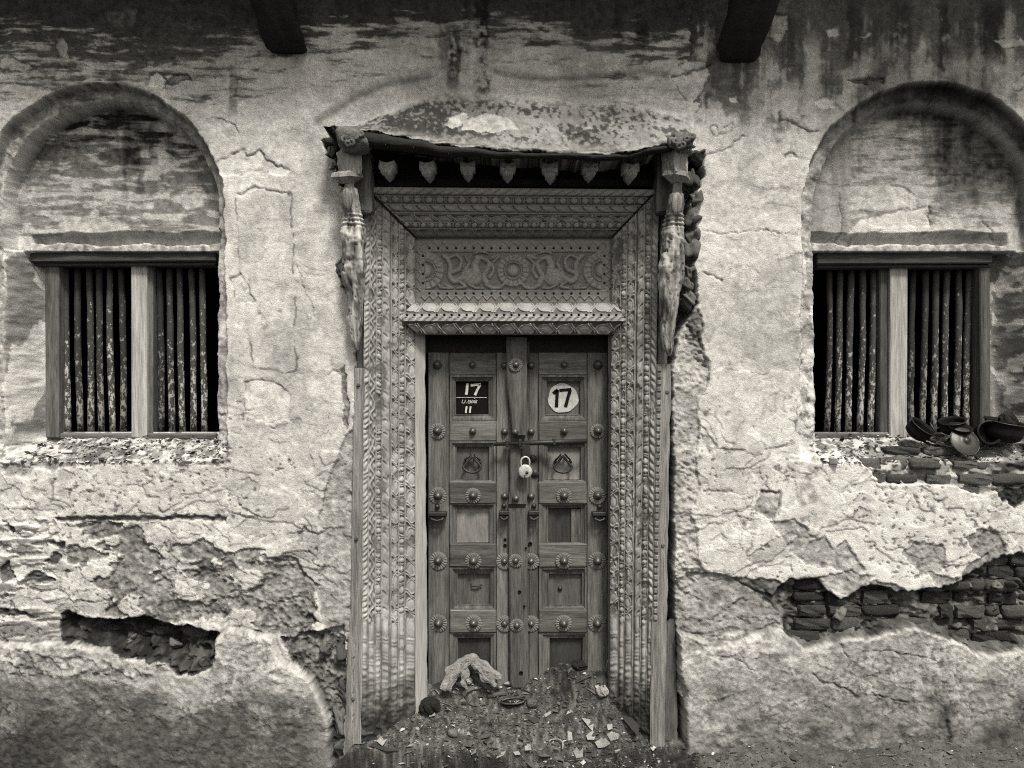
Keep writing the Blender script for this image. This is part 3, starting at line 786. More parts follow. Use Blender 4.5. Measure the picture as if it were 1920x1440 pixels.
SB = [(1606, 852), (1640, 842), (1920, 838), (2000, 838), (2000, 912), (1925, 914), (1842, 930), (1790, 914), (1740, 910), (1680, 910), (1645, 906), (1625, 885)]
sd = poly_sd(SB, Us, Vs); m = smooth(1.5, -3, sd)
H = H * (1 - m) + m * (-0.028 - 0.10 * smooth(872, 845, V) + 0.012 * (grit - 0.5) + 0.035 * (fbm(U / 26, V / 14, 4, 96) - 0.5))
A = A * (1 - m) + m * (0.20 + 0.22 * smooth(0.5, 0.65, fbm(U / 16, V / 10, 4, 93)))
m = mask([(1870, 866), (1900, 862), (1940, 868), (1940, 890), (1880, 888)], 3); A *= 1 - 0.75 * m

# --- cracks
cracks = [([(1320, 292), (1345, 283), (1372, 273), (1398, 253)], 1.3, 0.5), ([(1462, 224), (1488, 227), (1505, 238), (1518, 246), (1532, 245)], 2.0, 0.8), ([(1462, 212), (1466, 224)], 2.2, 0.8),
          ([(1318, 430), (1365, 436), (1420, 434), (1480, 438)], 1.0, 0.35), ([(1316, 512), (1335, 516), (1352, 528)], 1.6, 0.7), ([(448, 366), (470, 356), (498, 357), (545, 364)], 1.8, 0.6),
          ([(1522, 1256), (1545, 1278), (1580, 1290), (1602, 1306)], 2.0, 0.8), ([(1610, 1215), (1650, 1214), (1700, 1221), (1748, 1236)], 1.3, 0.7), ([(1568, 1208), (1585, 1232)], 1.2, 0.5), ([(1625, 1295), (1655, 1300), (1692, 1312)], 1.6, 0.7),
          ([(1340, 1225), (1390, 1238), (1412, 1252)], 1.0, 0.4), ([(1768, 1345), (1772, 1372), (1770, 1420)], 3.5, 0.8), ([(1285, 1190), (1310, 1206), (1352, 1204)], 2.0, 0.6), ([(1630, 1290), (1610, 1265), (1640, 1255)], 1.2, 0.4),
          ([(400, 100), (404, 160)], 1.0, 0.2), ([(1320, 918), (1378, 920)], 2.0, 0.7), ([(1432, 921), (1464, 923), (1462, 960)], 1.6, 0.6), ([(100, 900), (98, 930), (96, 940)], 2.0, 0.6), ([(1262, 148), (1300, 136), (1330, 124)], 2.5, 0.8),
          ([(560, 500), (575, 545), (585, 600)], 1.0, 0.25), ([(612, 700), (622, 690), (640, 704)], 1.2, 0.5), ([(1600, 350), (1604, 420), (1596, 440)], 1.5, 0.5), ([(1776, 380), (1778, 410)], 1.2, 0.6), ([(1880, 405), (1900, 425), (1915, 440)], 1.2, 0.5)]
for ln, w, s in cracks:
    u0 = min(p[0] for p in ln) - 25; u1 = max(p[0] for p in ln) + 25; v0 = min(p[1] for p in ln) - 25; v1 = max(p[1] for p in ln) + 25
    cs = np.searchsorted(us, [u0, u1]); rs = np.searchsorted(vs, [v0, v1]); sl = (slice(rs[0], rs[1]), slice(cs[0], cs[1]))
    d = line_d(ln, U[sl] + 9 * wx[sl] + 6 * fx[sl], V[sl] + 9 * wy[sl] + 6 * fy[sl])
    g = np.exp(-(d / (w * 1.1)) ** 2)
    A[sl] *= 1 - s * g; H[sl] -= 0.006 * g
# dents and nail holes
for hx, hy, r, s in ((468, 528, 3, .5), (485, 588, 4, .5), (497, 616, 5, .3), (525, 583, 3, .6), (548, 580, 8, .25), (505, 862, 3, .8), (1322, 776, 6, .5), (1334, 806, 6, .3), (1325, 826, 9, .35), (1312, 860, 4, .6),
                     (1395, 983, 4, .7), (1745, 953, 5, .7), (1778, 998, 5, .6), (281, 930, 3, .8), (475, 918, 3, .8), (214, 956, 6, .6), (1866, 968, 8, .5), (1460, 266, 5, .5), (600, 100, 4, .4), (365, 345, 6, .4),
                     (445, 1100, 5, .7), (1545, 1060, 5, .6), (1340, 1118, 14, .5), (1428, 1136, 5, .7), (1316, 1140, 5, .6), (372, 1105, 6, .7)):
    d = np.hypot(U - hx + 4 * fx, V - hy + 4 * fy)
    g = np.exp(-(d / r) ** 2); A *= 1 - s * g; H -= 0.004 * g

# --- ragged cavity round the timber door frame
CAV = [(604, 262), (612, 290), (628, 300), (634, 332), (645, 366), (657, 392), (648, 425), (643, 458), (648, 482), (630, 498), (642, 530), (657, 560), (663, 620), (668, 684), (672, 760), (672, 1180), (657, 1210), (652, 1260), (655, 1530),
       (1268, 1530), (1282, 1430), (1283, 1330), (1274, 1300), (1270, 1180), (1264, 1000), (1262, 800), (1262, 690), (1272, 630), (1290, 600), (1310, 566), (1302, 500), (1308, 440), (1292, 400), (1298, 372), (1322, 330), (1320, 262), (1300, 250), (612, 250)]
sd = poly_sd(CAV, U + 5 * wx + 4 * fx, V + 5 * wy + 4 * fy)
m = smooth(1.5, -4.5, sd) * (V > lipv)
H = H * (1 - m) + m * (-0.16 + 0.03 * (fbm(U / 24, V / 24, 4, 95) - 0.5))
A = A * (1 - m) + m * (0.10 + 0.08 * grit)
und = (V > lipv) * (V < lipv + 12) * (U > 606) * (U < 1318)  # underside of the hood lip painted dark, as in shade
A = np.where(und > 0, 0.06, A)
cut |= (U > 702) & (U < 1222) & (V > 330) & (V < 1440)

A = A * (1 + 0.30 * (grit - 0.5) + 0.22 * (grit2 - 0.5))
A = np.clip(A, 0.016, 0.66)
X = (U - 960) * S; Z = ZC + (720 - V) * S
kq = ~(cut[:-1, :-1] & cut[1:, 1:])
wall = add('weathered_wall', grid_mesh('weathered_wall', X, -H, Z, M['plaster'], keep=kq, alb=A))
tag(wall, 'old house wall of pale flaking lime plaster with two arched window niches, stained black along its top', 'wall')

def wall_y(u, v):
    """depth of the sheet at wall coordinates"""
    j = min(max(int(np.searchsorted(us, u)), 0), len(us) - 1); i = min(max(int(np.searchsorted(vs, v)), 0), len(vs) - 1)
    return -float(H[i, j])

# bricks of the core: shared meshes, each brick an object of its own
brick_me = []
for i in range(7):
    bm = bmesh.new(); bmesh.ops.create_cube(bm, size=1)
    bmesh.ops.subdivide_edges(bm, edges=bm.edges[:], cuts=2, use_grid_fill=True)
    rnd = random.Random(i + 3)
    for v in bm.verts:
        p = v.co
        on = sum(abs(abs(q) - 0.5) < 1e-4 for q in p)
        k = 1 - (0.0, 0.0, 0.07, 0.17)[on]
        v.co = Vector((p.x * (1 - (1 - k) * 0.45), p.y * k, p.z * k)) + Vector((rnd.uniform(-1, 1) * 0.03, rnd.uniform(-1, 1) * 0.09, rnd.uniform(-1, 1) * 0.055))
    brick_me.append(bm_mesh('brick', bm, M['brick'], i % 2 == 0))
def brick(u, v, w, h, y, dep=0.07, tilt=0.0, me=None, name='brick'):
    o = add(name, me or random.choice(brick_me), wall, ((u - 960) * S, y + dep / 2, ZC + (720 - v) * S), (random.uniform(-.06, .06), tilt + random.uniform(-.035, .035), random.uniform(-.08, .08)))
    o.scale = (w * S, dep, h * S)
    return o
def inpoly(p, poly):
    return float(poly_sd(poly, np.array([[p[0]]], np.float32), np.array([[p[1]]], np.float32))[0, 0])
row_v = [1050, 1074, 1099, 1124, 1149, 1174, 1198]
for ri, rv_ in enumerate(row_v):
    u = 1400 + random.uniform(0, 40)
    while u < 1990:
        w = random.choice((52, 58, 64, 30, 70)) * random.uniform(0.92, 1.05)
        vv = rv_ + 0.012 * (u - 1650) * (1 if ri < 4 else 0.6)
        uc = u + w / 2
        if max(inpoly((uc, vv), RH), inpoly((uc - w * 0.3, vv), RH) - 6, inpoly((uc + w * 0.3, vv), RH) - 6) < 3 and random.random() < 0.88:
            brick(uc, vv, w - 3, random.uniform(19, 28), 0.026 + random.uniform(-.014, .022) + (0.012 if ri in (3,) else 0), 0.075)
        u += w + random.uniform(1, 4)
for (u0, u1, v0, v1, y) in ((178, 214, 1178, 1194, .05), (226, 272, 1178, 1200, .06), (276, 308, 1180, 1200, .055), (334, 384, 1178, 1200, .04), (120, 168, 1170, 1196, .07), (386, 404, 1190, 1215, .06)):
    brick((u0 + u1) / 2, (v0 + v1) / 2, u1 - u0, v1 - v0, y, 0.09)
pale_me = []
for me in brick_me:
    q_ = me.copy(); q_.materials.clear(); q_.materials.append(M['pale_brick']); pale_me.append(q_)
for (u0, u1, v0, v1, y) in ((1613, 1654, 861, 886, .012), (1656, 1708, 858, 884, .030), (1712, 1764, 860, 881, -.002), (1630, 1663, 889, 907, .010), (1668, 1721, 889, 908, .006), (1741, 1787, 890, 908, .006),
                            (1678, 1743, 841, 857, .075), (1751, 1817, 843, 859, .075), (1790, 1838, 864, 881, .015), (1800, 1862, 889, 909, .002), (1864, 1930, 889, 910, .0), (1794, 1840, 913, 927, .006), (1840, 1900, 846, 862, .07), (1842, 1872, 868, 884, .03)):
    brick((u0 + u1) / 2, (v0 + v1) / 2, u1 - u0, v1 - v0, y, 0.08, tilt=random.uniform(-.03, .03), me=random.choice(pale_me))
# rubble stones in the cavity beside the struts and in the left hole
stone_me = [lump('stone', 0.5, 0.5, 0.5, M['stone'], 1.0, i + 20, 3) for i in range(6)]
def stone(u, v, w, h, y, dep=0.06):
    o = add('stone', random.choice(stone_me), wall, ((u - 960) * S, y, ZC + (720 - v) * S), (random.uniform(-.5, .5), random.uniform(-.7, .7), random.uniform(-.6, .6)))
    o.scale = (w * S * random.uniform(.75, 1.1), dep * random.uniform(.7, 1.1), h * S * random.uniform(.75, 1.1))
for u, v, w, h, y in ((1296, 412, 26, 34, .0), (1300, 442, 22, 22, .01), (1296, 468, 24, 30, .015), (1292, 508, 22, 22, .01), (1290, 535, 26, 24, .02), (1292, 560, 22, 26, .02), (1300, 338, 30, 34, .02), (1306, 372, 24, 30, .01),
                      (638, 506, 14, 18, .01), (645, 528, 14, 16, .015), (626, 306, 14, 30, .03), (634, 336, 12, 26, .03), (617, 282, 14, 26, .03), (1312, 290, 14, 30, .05),
                      (322, 1214, 26, 18, .05), (236, 1206, 24, 14, .05), (1576, 1152, 20, 26, .02), (1902, 1092, 12, 12, .01), (1870, 1100, 14, 10, .01),
                      (640, 1300, 20, 40, .03), (636, 1352, 24, 44, .03), (642, 1230, 26, 30, .03), (612, 1218, 30, 22, .035), (640, 1400, 26, 40, .03)):
    stone(u, v, w, h, y)

# dark room behind the barred windows: four walls, floor and ceiling, open towards the wall
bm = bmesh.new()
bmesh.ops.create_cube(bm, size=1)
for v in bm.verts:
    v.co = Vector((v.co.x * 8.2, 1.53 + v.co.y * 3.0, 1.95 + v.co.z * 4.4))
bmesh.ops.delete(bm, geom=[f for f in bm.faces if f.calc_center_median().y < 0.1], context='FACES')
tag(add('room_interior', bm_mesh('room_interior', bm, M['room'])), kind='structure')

# eave of the roof that shades the wall's top, just above the picture
ev = thing('roof_eave', 'shallow timber eave of the roof jutting out above the top of the wall', 'roof', (0, -0.3, 3.83))
for i in range(12):
    me = rough_box('eave_board', 0.70, 0.62, 0.03, M['dark_wood'], 0.003, 0.004, seed=i)
    add('eave_board', me, ev, (-4.0 + i * 0.712, -0.27, 3.86), (math.radians(-9), 0, 0))

# stubs of the old roof brackets
def beam(name, pts, label):
    rings = [(P(x, y, d), w * S, w * S * 0.85) for x, y, d, w in pts]
    # the rings lie level; thicken along the run
    me = loft(name, rings, M['dark_wood'], 28, 0.030, 16, seed=len(label))
    tag(add(name, me, None, rings[0][0]), label, 'beam', 'roof bracket stubs under the eave')
beam('roof_beam', [(549, 107, 0.03, 10), (548, 105, 0.02, 20), (547, 100, 0.0, 27), (544, 91, -0.03, 32), (538, 76, -0.06, 34), (530, 58, -0.09, 33), (521, 36, -0.12, 31), (512, 10, -0.15, 29), (504, -20, -0.19, 29), (494, -60, -0.24, 31), (486, -110, -0.28, 32)], 'curved blackened timber stub on the upper wall between the left arch and the door hood')
beam('roof_beam', [(1383, 124, 0.03, 10), (1383, 121, 0.02, 22), (1384, 115, 0.0, 29), (1387, 103, -0.03, 34), (1392, 84, -0.06, 36), (1400, 58, -0.10, 36), (1408, 26, -0.14, 35), (1415, -6, -0.18, 34), (1420, -50, -0.23, 35), (1426, -110, -0.28, 36)], 'thick blackened timber stub on the upper wall between the door hood and the right arch')
# ------------------------------------------------------------------ carved teak door frame
frame = thing('carved_door_frame', 'tall carved grey timber door frame with ornamental bands, bird panel and small hood, in the middle of the wall', 'door frame', P(960, 1400, 0.05))

def lerp(a, b, t): return a + (b - a) * t

# motifs: a runs 0..1 across the band, b is the length in photo pixels; they return height 0..1
def m_lotus(a, b, per, k=0):
    q = b / per; n = np.floor(q); y = q - n
    jx = 0.06 * (vn(n * 7.1, n * 0 + 3, k) - 0.5)
    d = np.sqrt(((a - 0.60 - jx) / 0.46) ** 2 + ((y - 0.42) / 0.42) ** 2)
    dome = np.clip(1 - d, 0, 1) ** 0.6 * 0.75
    rim = np.exp(-((d - 0.92) / 0.09) ** 2) * 0.75
    # the double stem that sweeps from one petal to the next
    s1 = np.exp(-((y - (0.62 + 0.38 * smooth(0.05, 0.95, a))) / 0.05) ** 2)
    s2 = np.exp(-((y - (0.76 + 0.36 * smooth(0.05, 0.95, a))) / 0.05) ** 2) + np.exp(-((y + 1 - (0.76 + 0.36 * smooth(0.05, 0.95, a))) / 0.05) ** 2)
    core = np.exp(-(d / 0.28) ** 2) * 0.2
    return np.maximum(np.maximum(dome * (d < 0.86), rim), 0.8 * np.maximum(s1, s2)) - core * 0.4

def m_bead(a, b, per, k=0):
    q = b / per; y = q - np.floor(q)
    prof = np.sqrt(np.clip(1 - (2 * a - 1) ** 2, 0, 1))
    ball = np.sqrt(np.clip(1 - ((y - 0.36) / 0.34) ** 2 - ((a - 0.5) / 0.46) ** 2, 0, 1))
    disc = prof * 0.75 * (np.exp(-((y - 0.78) / 0.05) ** 4) + np.exp(-((y - 0.92) / 0.05) ** 4))
    return 0.85 * np.maximum(ball, disc)

def m_rope(a, b, per, k=0):
    q = b / per + a * 0.9; y = q - np.floor(q)
    return np.sqrt(np.clip(1 - (2 * a - 1) ** 2, 0, 1)) * (0.25 + 0.75 * np.sin(np.pi * y) ** 0.8)

def m_comma(a, b, per, k=0):
    q = b / per; n = np.floor(q); y = q - n
    d = np.sqrt(((a - 0.6) / 0.36) ** 2 + ((y - 0.5 - 0.35 * (a - 0.5)) / 0.34) ** 2)
    leaf = np.clip(1.1 - d, 0, 1) ** 0.5 * 0.7
    gr = np.exp(-((y - (0.05 + 0.5 * a ** 2)) / 0.06) ** 2)
    return np.clip(0.35 + leaf * 0.6 - 0.5 * gr * (a < 0.75), 0, 1)

def m_floral(a, b, per, k=0):
    q = b / per; n = np.floor(q); y = q - n
    s = 0.5 + 0.32 * np.sin(2 * np.pi * q)
    stem = np.exp(-((a - s) / 0.14) ** 2)
    lf = np.exp(-(((a - (1 - s)) / 0.2) ** 2 + ((y - 0.25) / 0.13) ** 2)) + np.exp(-(((a - (1 - s)) / 0.2) ** 2 + ((y - 0.75) / 0.13) ** 2))
    return np.clip(0.75 * stem + 0.8 * lf, 0, 1)

def m_dent(a, b, per, k=0):
    q = b / per; y = q - np.floor(q)
    return smooth(0.08, 0.16, y) * smooth(0.72, 0.62, y) * smooth(0.0, 0.1, a) * smooth(1.0, 0.9, a)

def m_flat(a, b, per, k=0): return 0.55 + 0 * b

def bands(s, b, spec):
    """height of the carving over the fraction s across the face and length b"""
    h = np.zeros(np.broadcast(s, b).shape, np.float32)
    for (s0, s1, f, per, k) in spec:
        a = (s - s0) / (s1 - s0)
        m = (a >= 0) & (a < 1)
        val = f(np.clip(a, 0, 1), b, per, k)
        gap = smooth(0, 0.10, a) * smooth(1, 0.90, a)
        h = np.where(m, val * gap, h)
    for (s0, s1, f, per, k) in spec:
        h = np.maximum(h, 0.5 * np.exp(-((s - s0) / 0.010) ** 2))
    return h

def footed(s, b, v, spec, h, seed):
    """the foot of each band turns into a ringed baluster below a volute"""
    hh = h
    for i, (s0, s1, f, per, k) in enumerate(spec):
        a = np.clip((s - s0) / (s1 - s0), 0, 1)
        inb = (s >= s0) & (s < s1)
        prof = np.clip(1 - 1.12 * (2 * a - 1) ** 2, 0, 1) ** 0.8
        t = v - 1160 - 9 * math.sin(i * 2.1)
        r = 0.16 + 0.0 * t
        t = t + 3.0 * (fbm(a * 2 + i * 3, v / 40.0, 3, seed + i) - 0.5)
        r = np.where(t < 34, 0.45 + 0.35 * np.sqrt(np.clip(1 - ((a - 0.55) / 0.4) ** 2 - ((t - 20) / 14) ** 2, 0, 1)), r)
        for c, w, g in ((37, 3, .5), (43, 2, .3), (70, 2, .25), (76, 2, .3), (82, 2, .25), (92, 4, .5), (104, 6, .45), (116, 3, .4), (122, 2, .25), (128, 2, .3), (140, 6, .35), (152, 3, .45), (160, 2, .3), (176, 7, .4), (196, 3, .3), (210, 4, .3)):
            r = r + 1.5 * g * np.exp(-((t - c - 2 * math.sin(i * 1.3 + c)) / max(w, 2.6)) ** 2)
        r = r + 0.5 * np.exp(-((t - 56) / 9) ** 4)
        r = r - 0.0 * np.exp(-((t - 56) / 12) ** 2)
        w_ = smooth(-2, 4, t)
        hh = np.where(inb, hh * (1 - w_) + w_ * np.clip(r, 0, 1) * prof, hh)
    wear = smooth(1250, 1345, v)
    n = fbm(s * 9 + seed, v / 9.0, 4, seed)
    return hh * (1 - 0.55 * wear) + wear * (n - 0.5) * 0.9

def carved_sheet(name, O, I, spec, ns, nt, v_of, seed, relief=0.0115, foot=False, mat='carved', tone=0.36, flip=False, blen=None, dark=None):
    """O(t), I(t): world points (arrays) along the outer and inner edge; carving stands out along the face normal"""
    s = np.linspace(0, 1, ns)[None, :]; t = np.linspace(0, 1, nt)[:, None]
    o = O(t, s); i = I(t, s)                       # each returns (.., .., 3)
    base = o * (1 - s[..., None]) + i * s[..., None]
    v = v_of(t, s)
    b = blen(t, s) if blen else v
    w1 = fbm(s * 3 + seed, v / 50.0 + 0 * s, 3, seed + 11) - 0.5; w2 = fbm(s * 5 + seed, v / 17.0 + 0 * s, 3, seed + 12) - 0.5
    h = bands(s + 0 * t + 0.014 * w2, b + 0 * s + 9 * w1 + 4 * w2, spec)
    h = h * (0.72 + 0.55 * fbm(s * 4 + seed, v / 38.0 + 0 * s, 4, seed + 13)) * (1 - 0.7 * smooth(0.70, 0.80, fbm(s * 6 + seed, v / 26.0 + 0 * s, 4, seed + 14)))
    if foot: h = footed(s + 0 * t, b, v + 0 * s, spec, h, seed)
    du = np.gradient(base, axis=1); dv = np.gradient(base, axis=0)
    n = np.cross(du, dv); n /= np.linalg.norm(n, axis=2, keepdims=True) + 1e-9
    n = np.where(n[..., 1:2] > 0, -n, n)
    rough = (fbm(s * ns / 6.0 + seed, t * nt / 22.0, 4, seed + 3) - 0.5) * 0.0022
    pos = base + n * (h * relief + rough)[..., None]
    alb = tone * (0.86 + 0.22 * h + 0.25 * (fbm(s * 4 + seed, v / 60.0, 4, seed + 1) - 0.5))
    alb = alb * (1 - 0.58 * smooth(0.38, 0.0, h)) * (1 + 0.5 * (fbm(s * 7 + seed, v / 25.0 + 0 * s, 4, seed + 15) - 0.5))   # dirt in the hollows, darkened further as painted relief shade
    if foot:
        dm = smooth(1235, 1340, v + 60 * (fbm(s * 3 + seed, v / 30, 4, seed + 5) - 0.5))
        alb = alb * (1 - 0.80 * dm)
    if dark is not None: alb = alb * dark(s + 0 * t, v + 0 * s)
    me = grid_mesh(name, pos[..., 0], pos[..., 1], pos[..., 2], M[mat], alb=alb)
    return add(name, me, None), me

def Parr(px, py, d):
    k = (D + d) / D
    px, py, d = np.broadcast_arrays(px, py, d)
    k = (D + d) / D
    return np.stack([(px - 960) * S * k, d, ZC + (720 - py) * S * k], -1)

def settle(o, parent):
    """hang a mesh that was made in world coordinates under its thing"""
    o.parent = parent
    o.location = -wloc(parent)
    return o

DI = 0.15
SPL = [(0.00, 0.105, m_rope, 10.5, 1), (0.115, 0.235, m_floral, 34, 2), (0.245, 0.345, m_bead, 15.5, 3), (0.36, 0.505, m_comma, 27, 4), (0.53, 0.665, m_lotus, 30, 5), (0.68, 0.785, m_bead, 19, 6), (0.80, 1.0, m_lotus, 34, 7)]
SPR = [(0.00, 0.13, m_rope, 15, 1), (0.145, 0.27, m_bead, 19, 2), (0.29, 0.43, m_comma, 26, 3), (0.47, 0.645, m_lotus, 28, 4), (0.66, 0.775, m_bead, 17, 5), (0.79, 1.0, m_lotus, 30, 6)]
# left jamb (outer edge leans a little), top is cut on the mitre
def vtop(s): return 350 + (445 - 350) * s
VB = 1440
def mk_jamb(x0t, x0b, x1t, x1b, spec, seed, tone):
    vof = lambda t, s: vtop(s) + (VB - vtop(s)) * t
    def O(t, s):
        v = vof(t, s); f = (v - 350) / (VB - 350)
        return Parr(x0t + (x0b - x0t) * f, v, 0.0 * v)
    def I(t, s):
        v = vof(t, s); f = (v - 350) / (VB - 350)
        return Parr(x1t + (x1b - x1t) * f, v, 0.0 * v + DI)
    dk = lambda s, v: 1 - 0.35 * smooth(430, 350, v)  # jamb tops darkened in colour as painted shade of the hood
    o, me = carved_sheet('jamb', O, I, spec, 84, 720, vof, seed, foot=True, tone=tone * 0.92, dark=dk)
    return settle(o, frame)
mk_jamb(683, 676, 778, 779, SPL, 3, 0.35)
mk_jamb(1236, 1222, 1147, 1142, SPR, 9, 0.33)
# head of the frame: the same section laid level, mitred into the jambs
SPH = [(0.02, 0.14, m_rope, 20, 1), (0.17, 0.30, m_bead, 21, 2), (0.33, 0.47, m_comma, 26, 3), (0.49, 0.51, m_flat, 9, 1), (0.53, 0.68, m_lotus, 34, 4), (0.69, 0.80, m_bead, 16, 5), (0.82, 1.0, m_lotus, 36, 6)]
def HO(t, s):
    xl = 684 + t * (1238 - 684)
    return Parr(xl, 350 + 5 * t, 0 * t)
def HI(t, s):
    xl = 778 + t * (1147 - 778)
    return Parr(xl, 445 + 0 * t, 0 * t + DI)
o, me = carved_sheet('head', HO, HI, SPH, 76, 420, lambda t, s: 400 + 0 * t + 0 * s, 14, relief=0.011, mat='carved_h', tone=0.27,
                     blen=lambda t, s: (684 + t * 554) * (1 - s) + (778 + t * 369) * s)
settle(o, frame)
# the dark joint along each mitre
for xa, xb in ((684, 779), (1238, 1147)):
    a, b = P(xa, 350, -0.012), P(xb, 445, DI - 0.012)
    c = (a + b) / 2
    add('mitre_joint', tube('mitre_joint', [a - c, b - c], 0.0042, M['dark_wood'], 5), frame, c)

# plain boards inside and outside the carving
def quad_board(name, pts_front, thick, mat, bevel=0.0015, jit=0.007, seed=1):
    """a plank whose front face runs through four given world points"""
    a, b, c_, d_ = [Vector(p) for p in pts_front]
    n = (b - a).cross(d_ - a).normalized()
    if n.y > 0: n = -n
    ctr = (a + b + c_ + d_) / 4
    rnd = random.Random(seed + int(abs(a.x) * 1000)); bm = bmesh.new(); rows = []
    N = 40
    for i in range(N + 1):
        t = i / N
        L = a + (d_ - a) * t; R = b + (c_ - b) * t
        wv = [jit * (float(vn(i * f + 3.1 * q, q * 7.7, seed)) - 0.5) for q, f in ((1, .9), (2, .9), (3, .4), (4, .4))]
        across = (R - L).normalized()
        L2 = L + across * (wv[0] + wv[2]); R2 = R + across * (wv[1] + wv[3])
        M1 = L2 + (R2 - L2) * 0.3; M2 = L2 + (R2 - L2) * 0.72
        row = [L2 - n * thick, L2 - n * 0.004, L2 + (R2 - L2) * 0.10, M1 + n * wv[2] * 0.4, M2 + n * wv[3] * 0.4, L2 + (R2 - L2) * 0.9, R2 - n * 0.004, R2 - n * thick]
        rows.append([bm.verts.new(p - ctr) for p in row])
    for A_, B_ in zip(rows[:-1], rows[1:]):
        for k in range(7): bm.faces.new((A_[k], A_[k + 1], B_[k + 1], B_[k]))
    bm.faces.new(rows[0]); bm.faces.new(rows[-1][::-1])
    return add(name, bm_mesh(name, bm, mat), frame, ctr)
M['strip_l'] = gmat('pale_inner_strip', 0.32, mid=(22, 0.25), fine=(140, 0.35), stretch=(1, 1, 0.07), rough=0.8, bump=(140, 0.5, 0.002))  # left strip paler than the right one
M['strip_r'] = gmat('grey_inner_strip', 0.15, mid=(22, 0.25), fine=(140, 0.35), stretch=(1, 1, 0.07), rough=0.8, bump=(140, 0.5, 0.002))
quad_board('inner_strip', [P(777, 600, DI - .001), P(797, 600, .185), P(803, 1330, .185), P(777, 1350, DI - .001)], 0.09, M['strip_l'])
quad_board('inner_strip', [P(1149, 600, DI - .001), P(1140, 600, .185), P(1139, 1330, .185), P(1143, 1350, DI - .001)], 0.09, M['strip_r'])
quad_board('outer_board', [P(664, 690, -.006), P(683, 690, -.006), P(677, 1440, -.006), P(652, 1440, -.006)], 0.06, M['pale_wood'], 0.003)
quad_board('outer_board', [P(1231, 683, -.010), P(1258, 683, -.010), P(1247, 1420, -.010), P(1219, 1420, -.010)], 0.05, M['pale_wood'], 0.003)
# split pale plank at the left foot, dark plank at the right foot
quad_board('split_plank', [P(652, 1190, -.012), P(664, 1200, -.012), P(660, 1440, -.012), P(644, 1440, -.012)], 0.03, M['pale_wood'], 0.004, 0.014)
quad_board('foot_plank', [P(1250, 1172, .03), P(1266, 1160, .03), P(1272, 1400, .03), P(1244, 1400, .03)], 0.04, M['teak'], 0.003)
# the row of small blocks along the right outer board
db = rough_box('dentil_block', 0.020, 0.010, 0.022, M['pale_wood'], 0.003, 0.001, seed=5)
for i in range(38):
    y = 692 + i * 12.6
    x = 1236.5 - (y - 683) * 0.0162
    add('dentil_block', db, frame, P(x, y, -0.013))
# knots in the outer boards
kn = lathe('peg', [(0.009, 0), (0.008, 0.004), (0.003, 0.0045), (0.0, 0.003)], M['teak'], 12)
for x, y in ((672, 722), (668, 1010), (662, 1310), (1251, 735), (1243, 1023)):
    add('peg', kn, frame, P(x, y, -0.010))
# upper parts of the outer boards behind the struts
quad_board('outer_board', [P(668, 352, .03), P(683, 352, .03), P(683, 692, .03), P(668, 692, .03)], 0.05, M['teak'], 0.002)
quad_board('outer_board', [P(1238, 352, .03), P(1256, 352, .03), P(1252, 682, .03), P(1233, 682, .03)], 0.05, M['teak'], 0.002)

